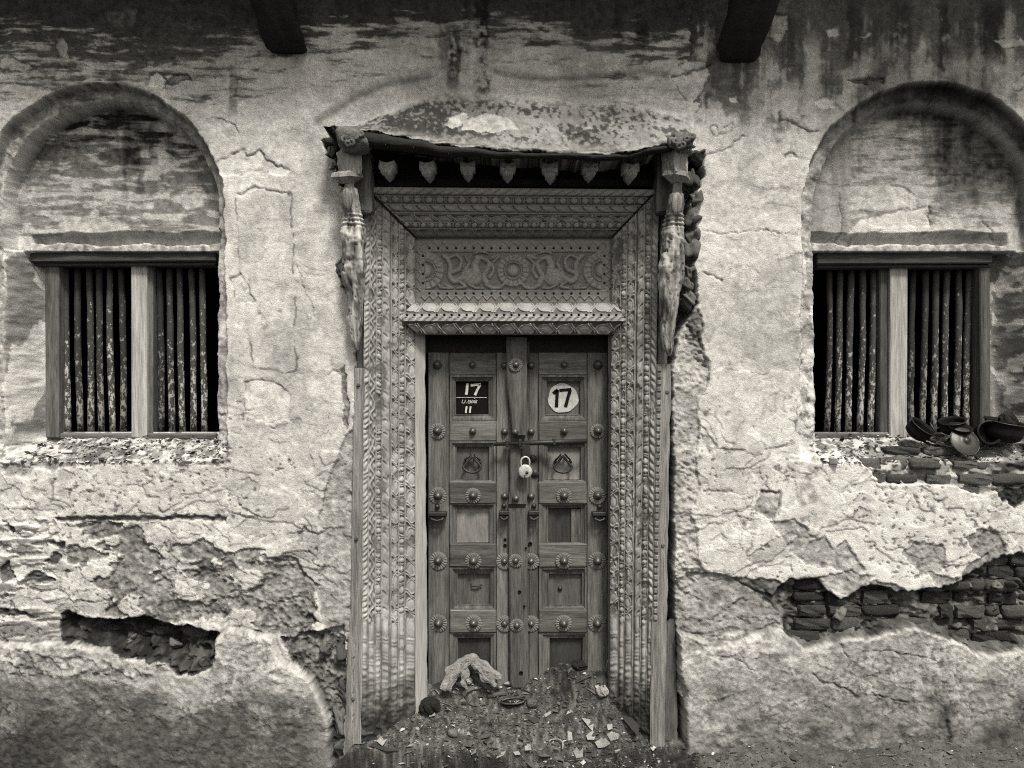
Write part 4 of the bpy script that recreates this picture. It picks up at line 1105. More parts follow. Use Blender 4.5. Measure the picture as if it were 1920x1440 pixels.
# ---- over-door panel with two birds and sun rosettes
def over_panel():
    nx, ny = 380, 128
    x = np.linspace(776, 1150, nx)[None, :] + np.zeros((ny, 1)); y = np.linspace(440, 572, ny)[:, None] + np.zeros((1, nx))
    h = np.zeros_like(x) + 0.30
    inner = (x > 797) & (x < 1129) & (y > 473) & (y < 544)
    h = np.where(inner, 0.0, h)
    # zigzag border with drilled holes
    for y0, sgn in ((466, -1), (551, 1)):
        q = (x - 797) / 16.6; f = q - np.floor(q)
        zz = y0 + sgn * (3 + 9 * np.abs(2 * f - 1))
        m = (np.abs(y - y0 - sgn * 7) < 9) & (x > 790) & (x < 1136)
        h = h + np.where(m, 0.22 * np.exp(-((y - zz) / 1.3) ** 2), 0)
        hole = np.hypot(x - (797 + (np.floor(q) + 0.5) * 16.6), y - y0)
        h = h - 0.5 * smooth(2.4, 1.5, hole) * ((x > 795) & (x < 1131))
    for x0, sgn in ((793, -1), (1133, 1)):
        q = (y - 472) / 17.0; f = q - np.floor(q)
        zz = x0 + sgn * (2 + 8 * np.abs(2 * f - 1))
        m = (y > 472) & (y < 545)
        h = h + np.where(m, 0.22 * np.exp(-((x - zz) / 1.3) ** 2), 0)
        hole = np.hypot(y - (472 + (np.floor(q) + 0.5) * 17.0), x - x0)
        h = h - 0.5 * smooth(2.4, 1.5, hole) * m
    for line in (474, 543): h = h - 0.12 * np.exp(-((y - line) / 1.0) ** 2)
    def rosette(cx, cy, r):
        nonlocal h
        d = np.hypot(x - cx, y - cy); a = np.arctan2(y - cy, x - cx)
        core = np.sqrt(np.clip(1 - (d / (r * 0.36)) ** 2, 0, 1)) * 0.55
        ring = np.exp(-((d - r * 0.52) / (r * 0.07)) ** 2) * (0.42 + 0.12 * np.cos(a * 28))
        pet = smooth(r, r * 0.93, d) * (d > r * 0.6) * (0.18 + 0.26 * np.abs(np.cos(a * 9)) ** 0.6)
        g = np.maximum(np.maximum(core, ring), pet)
        h = np.where(inner & (d < r * 1.02), np.maximum(h, g), h)
    def stroke(pts, w0, w1, top):
        nonlocal h
        n = len(pts)
        # a smooth curve through the points
        P_ = np.array(pts, float); tt = np.linspace(0, n - 1, 26)
        cx = np.interp(tt, range(n), P_[:, 0]); cy = np.interp(tt, range(n), P_[:, 1])
        for it in range(3):
            cx[1:-1] = (cx[:-2] + 2 * cx[1:-1] + cx[2:]) / 4; cy[1:-1] = (cy[:-2] + 2 * cy[1:-1] + cy[2:]) / 4
        for i_ in range(26):
            w = w0 + (w1 - w0) * i_ / 25
            d = np.hypot(x - cx[i_], y - cy[i_])
            g = np.sqrt(np.clip(1 - (d / w) ** 2, 0, 1)) * top
            h = np.where(inner, np.maximum(h, g), h)
    def blob(cx, cy, rx, ry, rot, top, tex=0):
        nonlocal h
        c, s_ = math.cos(rot), math.sin(rot)
        u = ((x - cx) * c + (y - cy) * s_) / rx; v = (-(x - cx) * s_ + (y - cy) * c) / ry
        g = np.sqrt(np.clip(1 - u * u - v * v, 0, 1)) * top
        if tex: g = g * (1 - 0.16 * (np.sin(u * 16 + v * 5) > 0.3))
        h = np.where(inner, np.maximum(h, g), h)
    rosette(962, 508, 31)
    rosette(797, 508, 37); rosette(1129, 508, 37)
    for mir in (1, -1):
        X = lambda px: 962 + mir * (px - 962)
        blob(X(884), 520, 21, 17, mir * 0.25, 0.62, 1)                                    # body
        stroke([(X(893), 512), (X(890), 498), (X(896), 486)], 9, 6.5, 0.6)                # neck
        blob(X(896), 484, 8, 6.5, 0, 0.66)                                                # head
        stroke([(X(902), 484), (X(910), 487), (X(914), 491)], 4.5, 1.8, 0.55)             # beak
        stroke([(X(890), 476), (X(902), 472), (X(914), 476)], 2.6, 2.0, 0.45)             # crest
        stroke([(X(868), 520), (X(852), 530), (X(842), 518), (X(846), 498), (X(838), 484), (X(832), 480)], 6, 4.5, 0.5)   # tail sweeping up
        stroke([(X(846), 512), (X(862), 506), (X(866), 488), (X(856), 478), (X(842), 484)], 4.5, 3, 0.5)
        stroke([(X(872), 508), (X(880), 494), (X(872), 480)], 4.5, 2.5, 0.42)             # raised wing
        stroke([(X(864), 530), (X(874), 538), (X(858), 541)], 3.5, 2.5, 0.45)             # feet
        stroke([(X(880), 534), (X(892), 541), (X(906), 541)], 3, 2, 0.4)
        stroke([(X(838), 536), (X(850), 541), (X(826), 540), (X(822), 534)], 3.2, 2.2, 0.35)
        stroke([(X(912), 530), (X(906), 518), (X(914), 506), (X(918), 494), (X(908), 486)], 6, 4, 0.45)   # foliage held in the beak
        stroke([(X(912), 534), (X(924), 541), (X(938), 540), (X(946), 532)], 4.5, 3, 0.42)
        stroke([(X(918), 520), (X(926), 508), (X(922), 494), (X(936), 482)], 4, 2.4, 0.42)
        for a_ in range(3): stroke([(X(920 + a_ * 3), 486 - a_), (X(928 + a_ * 4), 477 + a_)], 2.4, 1.6, 0.4)
    h = h + (fbm(x / 7, y / 5, 3, 70) - 0.5) * 0.05
    hole_a = smooth(0.0, -0.12, h)
    alb = 0.29 * (0.62 + 0.65 * np.clip(h, 0, 1)) * (1 - 0.7 * hole_a)  # ground darker than the raised carving: relief shade in the colour
    dep = 0.178 - h * 0.030
    pts = Parr(x, y, 0.178 + 0 * x)
    me = grid_mesh('bird_panel', pts[..., 0], dep, pts[..., 2], M['carved_h'], alb=alb)
    settle(add('bird_panel', me), frame)
over_panel()

# ---- transom: three carved members under the panel
def transom():
    nx, ny = 430, 84
    t = np.linspace(0, 1, nx)[None, :]; s = np.linspace(0, 1, ny)[:, None]
    # depth and reach of the profile, top to bottom
    ks = [0, 0.30, 0.40, 0.66, 0.74, 1.0]
    dd = np.interp(s, ks, [0.150, 0.108, 0.092, 0.090, 0.098, 0.128])
    yy = np.interp(s, ks, [566, 584, 588, 603, 606, 628])
    x0 = np.interp(s, ks, [779, 760, 756, 756, 760, 786]); x1 = np.interp(s, ks, [1146, 1166, 1169, 1169, 1166, 1142])
    x = x0 + (x1 - x0) * t
    y = yy + 0 * t
    h = np.zeros_like(x)
    def put(f, s0, s1, per, up):
        nonlocal h
        a = (s - s0) / (s1 - s0)
        m = (a >= 0) & (a <= 1)
        val = f(np.clip(a if up else 1 - a, 0, 1) + 0 * t, x, per, 1) * smooth(0, 0.08, a) * smooth(1, 0.92, a)
        h = np.where(m, val, h)
    put(m_lotus, 0.02, 0.36, 36, False)
    a = (s - 0.40) / 0.26; mid = (a >= 0) & (a <= 1)
    q = x / 14.0; f = q - np.floor(q)
    leafs = 0.55 + 0.30 * np.sin(2 * np.pi * (q + a * 0.8)) * (a > 0.45)
    leafs = leafs - 0.9 * smooth(2.6, 1.6, np.hypot((f - 0.5) * 14.0, (a - 0.22) * 15))
    h = np.where(mid, leafs, h)
    put(m_lotus, 0.73, 0.99, 36, True)
    for c in (0.385, 0.68): h = h - 0.25 * np.exp(-((s - c) / 0.012) ** 2)
    pts = Parr(x, y, dd + 0 * t)
    n_y = -1.0
    pos = pts.copy(); pos[..., 1] += -(h * 0.014) + (fbm(x / 12, y / 6, 3, 75) - 0.5) * 0.003
    alb = 0.32 * (0.80 + 0.28 * np.clip(h, 0, 1)) * (1 - 0.6 * smooth(0.36, 0.0, h)) * (1 - 0.7 * smooth(0.0, -0.2, h)) * (1 + 0.3 * (fbm(x / 30, y / 20, 4, 76) - 0.5))  # hollows darkened in colour as painted relief shade
    me = grid_mesh('transom', pos[..., 0], pos[..., 1], pos[..., 2], M['carved_h'], alb=alb)
    settle(add('transom', me), frame)
transom()
board('transom_core', 770, 1158, 588, 623, 0.140, 0.26, M['teak_h'], frame)
board('panel_backing', 700, 1225, 430, 600, 0.19, 0.23, M['dark_wood'], frame)

# ---- frieze, small corbels, hood timber
board('frieze_board', 676, 1246, 262, 352, 0.055, 0.09, M['dark_wood'], frame, 0.002)
board('frieze_ledge', 690, 1236, 335, 350, 0.030, 0.056, M['dark_wood'], frame, 0.004)
def corbel_mesh():
    """a little carved beam end: two ears above a fluted bud that comes to a point"""
    n, m_ = 21, 22
    us_ = np.linspace(-1, 1, n)[None, :]; vs_ = np.linspace(0, 1, m_)[:, None]
    width = np.interp(vs_[:, 0], [0, 0.12, 0.38, 0.45, 0.7, 1.0], [0.95, 1.0, 0.98, 0.72, 0.62, 0.06])[:, None]
    ear = -0.22 * np.abs(us_) ** 2 * smooth(0.25, 0.0, vs_)
    x = us_ * width * 0.041; z = -(vs_ + ear) * 0.078
    bulge = np.sqrt(np.clip(1 - us_ ** 2 * 0.9, 0, 1))
    y = -0.02 - 0.045 * bulge * np.interp(vs_[:, 0], [0, 0.3, 0.42, 0.65, 1], [0.55, 0.7, 0.5, 0.9, 0.15])[:, None]
    y = y - 0.006 * np.cos(us_ * 14) * smooth(0.42, 0.5, vs_)
    y = y + 0.014 * np.exp(-((np.abs(us_) - 0.45) / 0.14) ** 2 - ((vs_ - 0.2) / 0.1) ** 2)
    bm = bmesh.new()
    F = [[bm.verts.new((float(x[j, i]), float(y[j, i]), float(z[j, i]))) for i in range(n)] for j in range(m_)]
    B = [[bm.verts.new((float(x[j, i]), 0.06, float(z[j, i]))) for i in range(n)] for j in range(m_)]
    for j in range(m_ - 1):
        for i in range(n - 1):
            bm.faces.new((F[j][i], F[j][i + 1], F[j + 1][i + 1], F[j + 1][i]))
            bm.faces.new((B[j][i], B[j + 1][i], B[j + 1][i + 1], B[j][i + 1]))
    for j in range(m_ - 1):
        for i in (0, n - 1): bm.faces.new((F[j][i], F[j + 1][i], B[j + 1][i], B[j][i]))
    for i in range(n - 1):
        for j in (0, m_ - 1): bm.faces.new((F[j][i], F[j][i + 1], B[j][i + 1], B[j][i]))
    return bm_mesh('corbel', bm, M['corbel'], True)
M['corbel'] = gmat('pale_carved_corbel', 0.38, mid=(30, 0.3), fine=(160, 0.35), rough=0.8, bump=(150, 0.5, 0.002))
cm = corbel_mesh()
for i, x in enumerate((727, 802, 877, 952, 1031, 1106, 1182)):
    add('corbel', cm, frame, P(x, 309 + i * 0.6, -0.060), (0, random.uniform(-.07, .07), random.uniform(-.1, .1))).scale = (0.9 * random.uniform(.92, 1.05), 0.9, 0.88 * random.uniform(.92, 1.08))

def hood_timber():
    xs = np.linspace(640, 1290, 160)
    ly = np.interp(xs, [p[0] for p in lip_px], [p[1] for p in lip_px])
    prof = [(-0.02, 4), (-0.195, 3), (-0.205, 12), (-0.195, 24), (-0.17, 30), (0.07, 34)]
    thick = np.interp(xs, [640, 700, 850, 1000, 1290], [1.15, 1.05, 0.70, 0.40, 0.45])
    R = []
    for d, dy in prof:
        n = (fbm(xs / 40.0, xs * 0 + d * 30, 4, 88) - 0.5)
        R.append(Parr(xs, ly + dy * thick + 6 * n, d + 0.02 * n))
    R = np.stack(R, 0)
    me = grid_mesh('hood_timber', R[..., 0], R[..., 1], R[..., 2], M['dark_wood'])
    settle(add('hood_timber', me), frame)
hood_timber()

# ---- the two struts under the ends of the hood
def strut(side):
    if side < 0:
        body = [(655, 338, -.125, 8, 8), (655, 352, -.12, 9, 9), (655, 354, -.12, 15, 13), (655, 368, -.118, 18, 15), (657, 385, -.115, 18, 15), (661, 402, -.11, 16, 14), (663, 425, -.10, 19, 16), (663, 450, -.095, 22, 18), (662, 480, -.09, 25, 19),
                (664, 510, -.085, 23, 18), (667, 540, -.075, 20, 16), (668, 575, -.065, 17, 14), (668, 610, -.055, 14, 12), (668, 640, -.045, 9, 9), (669, 656, -.04, 3, 4)]
        cap = [(664, 288, -.15), (659, 264, -.17)]
        lab = 'left strut'
    else:
        body = [(1270, 336, -.125, 9, 9), (1269, 362, -.12, 11, 10), (1268, 366, -.12, 16, 14), (1267, 384, -.118, 18, 15), (1264, 402, -.11, 17, 15), (1262, 425, -.10, 19, 16), (1264, 450, -.095, 23, 18), (1262, 480, -.09, 25, 19),
                (1258, 515, -.085, 23, 18), (1256, 550, -.075, 20, 16), (1254, 590, -.065, 18, 14), (1252, 625, -.055, 14, 12), (1253, 655, -.045, 9, 9), (1255, 668, -.04, 3, 4)]
        cap = [(1264, 290, -.15), (1278, 268, -.17)]
    arr = np.array(body, float); nt, sg = 170, 44
    tt = np.linspace(0, len(body) - 1, nt)
    col = [np.interp(tt, range(len(body)), arr[:, k]) for k in range(5)]
    th = np.linspace(0, 2 * math.pi, sg + 1)[None, :]
    Vv = col[1][:, None] + 0 * th
    ctr = Parr(col[0], col[1], col[2])
    sd_ = 4 if side < 0 else 9
    wr = fbm(np.cos(th) * 2.2 + np.sin(th) * 1.1 + 4, Vv / 46, 4, sd_) - 0.5
    spl = np.abs(fbm(np.cos(th) * 3.4 + np.sin(th) * 2.1 + 9, Vv / 60 + 0.5 * wr, 4, sd_ + 2) - 0.5)
    split = np.exp(-(spl / 0.022) ** 2) * smooth(370, 400, Vv)
    rr = 1 + 0.55 * wr * smooth(380, 420, Vv) - 0.16 * split
    # carved collars, a row of beads and a worn flower on the swelling
    rr = rr + 0.10 * np.sin(Vv * 0.75) * smooth(398, 404, Vv) * smooth(432, 426, Vv)
    rr = rr + 0.12 * np.exp(-((Vv - 446 - 10 * np.cos(th)) / 4) ** 2) * (0.6 + 0.4 * np.sin(th * 18))
    fl = np.hypot((th - 4.6) * 14, Vv - 492)
    rr = rr + 0.10 * np.exp(-((fl - 12) / 3.5) ** 2) * (0.6 + 0.4 * np.sin(np.arctan2(Vv - 492, (th - 4.6) * 14) * 9)) - 0.15 * np.exp(-(fl / 5) ** 2)
    rr = rr + 0.07 * (fbm(th * 3, Vv / 9, 3, sd_ + 5) - 0.5)
    Xs = ctr[:, None, 0] + np.cos(th) * col[3][:, None] * S * rr * (0.95 if side < 0 else 0.84)
    Ys = ctr[:, None, 1] + np.sin(th) * col[4][:, None] * S * rr
    Zs = ctr[:, None, 2] + 0 * th
    al = (0.33 if side < 0 else 0.26) * (1 + 0.7 * wr) * (1 - 0.8 * split) * (1 - 0.5 * smooth(0.62, 0.72, fbm(th * 2.4 + 3, Vv / 28, 4, sd_ + 7)))
    al = np.clip(al * (0.75 + 0.5 * smooth(0.95, 1.15, rr)), 0.03, 0.6)
    s_ = add('strut', grid_mesh('strut', Xs, Ys, Zs, M['strut'], alb=al), None)
    settle(s_, frame)
    # the cut facet of the bud
    fx_, fy_ = (651, 374) if side < 0 else (1269, 382)
    f = lathe('bud_face', [(0.031, 0), (0.029, 0.006), (0.018, 0.010), (0, 0.011)], M['pale_wood'], 18)
    o = add('bud_face', f, s_, P(fx_, fy_, -.165), (0.15, 0, 0.25 * side)); o.scale = (0.85, 1, 1.65)
    # collar, square block, scrolled cap
    cx = 652 if side < 0 else 1267
    bm = bmesh.new()
    prof = [(0.024, 0.0), (0.066, 0.026), (0.060, 0.044), (0.040, 0.052)]
    rows = []
    for r, z in prof:
        rows.append([bm.verts.new((r * math.cos(a) * (1.12 if k % 2 == 0 else 0.82), r * math.sin(a) * (1.1 if k % 2 == 0 else 0.8), z + random.uniform(-.005, .005))) for k, a in enumerate([math.pi / 4 * j for j in range(8)])])
    for A_, B_ in zip(rows[:-1], rows[1:]):
        for k in range(8): bm.faces.new((A_[k], A_[(k + 1) % 8], B_[(k + 1) % 8], B_[k]))
    bm.faces.new(rows[0]); bm.faces.new(rows[-1][::-1])
    add('collar', bm_mesh('collar', bm, M['strut_plain']), s_, P(cx, 344, -.13), (0.12, 0.10 * side, 0.4))
    blk = rough_box('block', 0.085, 0.085, 0.115, M['strut_plain'], 0.006, 0.004, 3, seed=3 + side, wob=0.004)
    add('block', blk, s_, P(cx + (3 if side < 0 else -2), 306, -.13), (0, 0.05 * side, math.radians(34)))
    blk2 = rough_box('back_block', 0.10, 0.10, 0.28, M['teak'], 0.008, 0.006, 3, seed=8 + side, wob=0.004)
    add('back_block', blk2, s_, P(680 if side < 0 else 1247, 345, -.02), (0, 0.0, 0))
    cap_me = lump('cap', 0.066, 0.060, 0.046, M['scroll'], 0.6, 31 + side, 3)
    cp = add('cap', cap_me, s_, P(cap[1][0], cap[1][1], cap[1][2]))
    # weathered curls on the cap
    for k in range(5):
        a = k * 1.2
        ce = lathe('curl', [(0.017, 0), (0.016, 0.012), (0.008, 0.016), (0.004, 0.010), (0, 0.010)], M['scroll'], 12) if k == 0 else ce
        o = add('curl', ce, s_, P(cap[1][0] - 14 + k * 8, cap[1][1] - 2 + 8 * math.sin(a), cap[1][2] - 0.055), (0.3 * math.sin(a), 0, 0.3 * math.cos(a)))
M['scroll'] = gmat('eroded_carved_cap', 0.13, mid=(30, 0.5), fine=(110, 0.5), rough=0.9, bump=(70, 1.0, 0.010))
M['strut_plain'] = gmat('split_grey_block', 0.26, mid=(20, 0.5), fine=(110, 0.45), stretch=(1, 1, 0.16), rough=0.85, bump=(70, 0.9, 0.008), big=(9, .4))
strut(-1); strut(1)
# ------------------------------------------------------------------ the two door leaves
DL = 0.245                                            # depth of the door face
door_l = thing('door_leaf', 'left leaf of the studded timber door, with a black plate numbered 17 and 11', 'door', P(878, 1285, DL), 'pair of studded door leaves')
door_r = thing('door_leaf', 'right leaf of the studded timber door, with a white disc numbered 17', 'door', P(1060, 1285, DL), 'pair of studded door leaves')
RAILS = [(661, 704), (788, 828), (903, 945), (1020, 1064), (1144, 1187), (1266, 1300)]
OPEN = [(715, 777), (838, 899), (952, 1017), (1076, 1134), (1196, 1262)]

def moulding(x0, x1, y0, y1, ix0, ix1, iy0, iy1, parent, seed):
    """a mitred frame that slopes from the door face down to the sunk panel"""
    rnd = random.Random(seed)
    oc = [(x0, y0), (x1, y0), (x1, y1), (x0, y1)]; ic = [(ix0, iy0), (ix1, iy0), (ix1, iy1), (ix0, iy1)]
    ctr = P((x0 + x1) / 2, (y0 + y1) / 2, DL)
    bm = bmesh.new()
    def mixp(t): return [(o[0] + (i[0] - o[0]) * t, o[1] + (i[1] - o[1]) * t) for o, i in zip(oc, ic)]
    levels = [(0, DL + .012), (0.02, DL - .003), (0.34, DL - .002), (0.42, DL + .004), (0.82, DL + .012), (0.88, DL + .010), (1.0, DL + .012), (1.0, DL + .036)]
    rows = []
    for t, d in levels:
        rows.append([bm.verts.new(P(px + rnd.uniform(-.5, .5), py + rnd.uniform(-.5, .5), d + rnd.uniform(-.001, .001)) - ctr) for px, py in mixp(t)])
    for A_, B_ in zip(rows[:-1], rows[1:]):
        for k in range(4): bm.faces.new((A_[k], A_[(k + 1) % 4], B_[(k + 1) % 4], B_[k]))
    return add('moulding', bm_mesh('moulding', bm, M['teak']), parent, ctr)

stud_me = lathe('stud', [(0.024, 0), (0.0235, 0.004), (0.019, 0.014), (0.012, 0.024), (0.005, 0.030), (0, 0.031)], M['stud'], 18)
stud_s = lathe('stud', [(0.018, 0), (0.0175, 0.004), (0.014, 0.012), (0.008, 0.019), (0, 0.022)], M['stud'], 16)
def rosette_mesh():
    r = np.linspace(0.014, 0.0455, 7)[:, None]; t = np.linspace(0, 2 * math.pi, 109)[None, :]
    lob = np.abs(np.sin(9 * t)) ** 0.5
    rr = r * (1 - 0.07 * (1 - lob) * (r > 0.040))
    h = 0.0008 + 0.0042 * lob * np.sin(np.pi * np.clip((r - 0.014) / 0.034, 0, 1)) ** 0.6
    return grid_mesh('rosette', rr * np.cos(t), -h, rr * np.sin(t), M['rosette'])
M['rosette'] = gmat('carved_rosette', 0.15, mid=(50, 0.3), fine=(220, 0.3), rough=0.7, bump=(220, 0.4, 0.001))
ros_me = rosette_mesh()
def stud(x, y, parent, small=False, ros=0.0, d=DL - 0.012):
    o = add('stud', stud_s if small else stud_me, parent, P(x, y, d), (random.uniform(-.1, .1), 0, random.uniform(-.12, .12)))
    if ros:
        r = add('rosette', ros_me, o, P(x, y, d - 0.001)); r.scale = (ros, 1, ros); r.rotation_euler = (0, random.uniform(0, 1), 0)
    return o

def leaf(side, root):
    if side < 0: xs_ = (800, 842, 931, 954); px = (855, 916); skew = 0.010
    else: xs_ = (991, 1009, 1101, 1140); px = (1026, 1088); skew = 0.0
    # stiles
    board('stile', xs_[0] + (3 if side < 0 else 0), xs_[1], 661, 1300, DL, DL + .05, M['teak'], root, .005, .0015)
    board('stile', xs_[2], xs_[3], 661, 1300, DL + .001, DL + .05, M['teak'], root, .003)
    for i, (a, b) in enumerate(RAILS):
        proud = .010 if i in (2, 3, 4) else .004
        board('rail', xs_[1] + .5, xs_[2] - .5, a, b, DL - proud, DL + .045, M['teak_h'], root, .006, .002)
    for i, (a, b) in enumerate(OPEN):
        p = board('panel', px[0] - 6 + i, px[1] + 6 + i, a - 4, b + 5, DL + .030, DL + .042, M['pale_panel'] if (side > 0 and i == 1) or (side < 0 and i == 2) else M['dark_panel'] if (i == 4 or (side > 0 and i == 2)) else M['panel'], root, .001)
        top = RAILS[i][1]; bot = RAILS[i + 1][0]
        moulding(xs_[1] + 1, xs_[2] - 1, top - 1, bot + 1, px[0] + i, px[1] + i, a, b, p, i * 3 + side)
    sx = (820, 886) if side < 0 else (1058, 1121)
    for i, y in enumerate((684, 808, 929, 1051, 1168)):
        for x in sx:
            edge = x in (820, 1121)
            r = (0.0, 0.9 if edge else 0, 0.95 if edge else 0.85, 1.0 if edge else 0.92, 1.0 if edge else 0.92)[i]
            if side > 0 and i == 1: r = 0.8 if edge else 0
            stud(x + (i * 0.6 if side < 0 else -i * 0.3), y, root, i < 2 and not edge, r, DL - (0.0015 if edge else (.012 if i in (2, 3, 4) else .006)))
        x = 946 if side < 0 else 996
        stud(x, y + 1, root, True, 0.0 if i < 3 else 0.92, DL - 0.002)
M['dark_panel'] = gmat('blackened_sunk_panel', 0.035, mid=(20, 0.5), fine=(150, 0.4), stretch=(1, 1, 0.12), rough=0.8, bump=(140, 0.5, 0.002), big=(6, .4))
M['panel'] = gmat('sunk_panel_wood', 0.085, mid=(26, 0.4), fine=(150, 0.4), stretch=(1, 1, 0.12), rough=0.8, bump=(140, 0.5, 0.002))
M['pale_panel'] = gmat('bleached_sunk_panel', 0.20, mid=(16, 0.55), fine=(150, 0.3), stretch=(1, 1, 0.2), rough=0.8, bump=(140, 0.5, 0.002))
leaf(-1, door_l); leaf(1, door_r)
# central cover strip, carried by the right leaf
def strip(pl_, pr_, d0, d1, mat, name='cover_strip'):
    """a strip whose sides wander: lists of (x, y) down the left and the right side"""
    ys = np.arange(pl_[0][1], pl_[-1][1] + 1, 8.0)
    lx = np.interp(ys, [p[1] for p in pl_], [p[0] for p in pl_]); rx = np.interp(ys, [p[1] for p in pr_], [p[0] for p in pr_])
    ctr = P((lx.mean() + rx.mean()) / 2, ys.mean(), d0)
    bm = bmesh.new(); rows = []
    for y, a, b in zip(ys, lx, rx):
        w = b - a
        cols = [(a, d1), (a, d0 + .006), (a + 2.5, d0), (a + w * .3, d0 - .002), (a + w * .72, d0 - .001), (a + w * .76, d0 + .003), (b - 2.5, d0 + .002), (b, d0 + .008), (b, d1)]
        rows.append([bm.verts.new(P(x, y, d) - ctr) for x, d in cols])
    for A_, B_ in zip(rows[:-1], rows[1:]):
        for k in range(len(A_) - 1): bm.faces.new((A_[k], A_[k + 1], B_[k + 1], B_[k]))
    bm.faces.new(rows[0]); bm.faces.new(rows[-1][::-1])
    return add(name, bm_mesh(name, bm, mat), door_r, ctr)
strip([(949, 632), (950, 715), (955, 760), (960, 800), (962, 816)], [(988, 632), (988, 700), (986, 780), (986, 816)], DL - .040, DL + .02, M['teak'])
strip([(955, 841), (957, 900), (953, 950)], [(986, 841), (988, 900), (987, 950)], DL - .036, DL + .02, M['teak'])
strip([(953, 953), (955, 1100), (956, 1280), (960, 1290)], [(988, 953), (990, 1100), (990, 1280), (984, 1290)], DL - .030, DL + .02, M['teak'])
for x, y in ((967, 684), (966, 810), (967, 934), (967, 1051), (969, 1172)): stud(x, y, door_r, True, 0.75 if y in (684, 1051, 1172) else 0, DL - 0.044 if y < 1000 else DL - .034)
# lintel over the leaves, coloured dark for the door-top shadow
board('door_lintel', 786, 1146, 616, 663, DL + .004, DL + .06, M['dark_lintel'] if 'dark_lintel' in M else M['dark_wood'], frame, .003)

# number plates
def ribbon(lines, width, d, mat, name, parent, ctr, thick=0.0012):
    """hand-painted strokes: flat ribbons that swell a little"""
    bm = bmesh.new()
    for pts in lines:
        pts = [Vector((x, y, 0)) for x, y in pts]
        n = len(pts); L = []; R = []
        for i, p in enumerate(pts):
            a = pts[max(i - 1, 0)]; b = pts[min(i + 1, n - 1)]
            t = (b - a).normalized(); s = Vector((-t.y, t.x, 0))
            w = width * 0.5 * (1.08 if i in (0, n - 1) else 1.0)
            L.append(p + s * w); R.append(p - s * w)
        for i in range(n - 1):
            f = [P(q.x, q.y, d) - ctr for q in (L[i], L[i + 1], R[i + 1], R[i])]
            fv = [bm.verts.new(q) for q in f]; bv = [bm.verts.new(q + Vector((0, thick, 0))) for q in f]
            bm.faces.new(fv); bm.faces.new(bv[::-1])
            for k in range(4): bm.faces.new((fv[k], bv[k], bv[(k + 1) % 4], fv[(k + 1) % 4]))
    return add(name, bm_mesh(name, bm, mat), parent, ctr)
pd = DL + .026
plate = board('number_plate', 854, 917, 714, 778, pd, pd + .003, M['black_paint'], door_l, .0005)
plate['label'] = 'black painted square numbered 17 above a line and 11'
c = P(885, 746, pd - .0015)
ribbon([[(876.5, 719), (875.5, 730), (874.5, 740)], ], 4.6, pd - .0018, M['white_paint'], 'numeral', plate, c)
ribbon([[(882.5, 722.5), (892, 721.5), (901.5, 720.5)], [(900.5, 721), (895, 731), (890.5, 741)]], 4.4, pd - .0020, M['white_paint'], 'numeral', plate, c)
ribbon([[(856, 745.2), (884, 745), (913, 745.6)]], 0.9, pd - .0018, M['white_paint'], 'rule', plate, c)
ribbon([[(875, 762), (874, 768), (873.5, 774)], [(882.5, 762), (881.5, 768), (881, 774)]], 3.1, pd - .0018, M['white_paint'], 'numeral', plate, c)
scr = [[(868, 749.5), (866.8, 752), (866, 755.5), (869, 755.8), (871, 755.6), (872.2, 752), (873, 749.8)], [(874.6, 755.4), (875.8, 755.2)],
       [(879, 750), (877.6, 753), (877.4, 755.8), (880, 756), (882, 754), (881, 751.8), (879, 752)], [(882, 750), (883.2, 753), (882.6, 756)],
       [(886, 750), (884.6, 753), (884.6, 756), (887, 755), (887.4, 752), (889.4, 751), (890, 753.6), (888.8, 756)], [(891.4, 751), (891, 754), (891.6, 756.2)], [(892, 750.2), (894.6, 750.6), (893.4, 753.4), (893, 756)], [(889.6, 747.6), (890.8, 747.4)]]
ribbon(scr, 0.95, pd - .0018, M['white_paint'], 'lettering', plate, c)
# white disc
bm = bmesh.new()
ring = []
for k in range(48):
    a = 2 * math.pi * k / 48
    r = 27.5 * (1 + 0.035 * math.sin(3 * a + 1) + 0.02 * math.sin(7 * a))
    ring.append((1055.5 + r * 1.03 * math.cos(a), 746.5 + r * math.sin(a)))
c = P(1055, 746, pd)
fv = [bm.verts.new(P(x, y, pd) - c) for x, y in ring]; bv = [bm.verts.new(P(x, y, pd + .002) - c) for x, y in ring]
bm.faces.new(fv); bm.faces.new(bv[::-1])
for k in range(48): bm.faces.new((fv[k], bv[k], bv[(k + 1) % 48], fv[(k + 1) % 48]))
disc = add('number_disc', bm_mesh('number_disc', bm, M['disc_paint'] if 'disc_paint' in M else M['white_paint']), door_r, c)
disc['label'] = 'round white painted disc numbered 17'
ribbon([[(1037.5, 738), (1042, 733.5), (1046, 731)], [(1045, 731), (1044.2, 747), (1043.4, 763.5)]], 6.0, pd - .0020, M['black_paint'], 'numeral', disc, c)
ribbon([[(1049, 732), (1060, 731), (1071, 730)]], 5.2, pd - .0022, M['black_paint'], 'numeral', disc, c)
ribbon([[(1069.5, 731), (1064.5, 747), (1060.5, 763)]], 6.0, pd - .0024, M['black_paint'], 'numeral', disc, c)

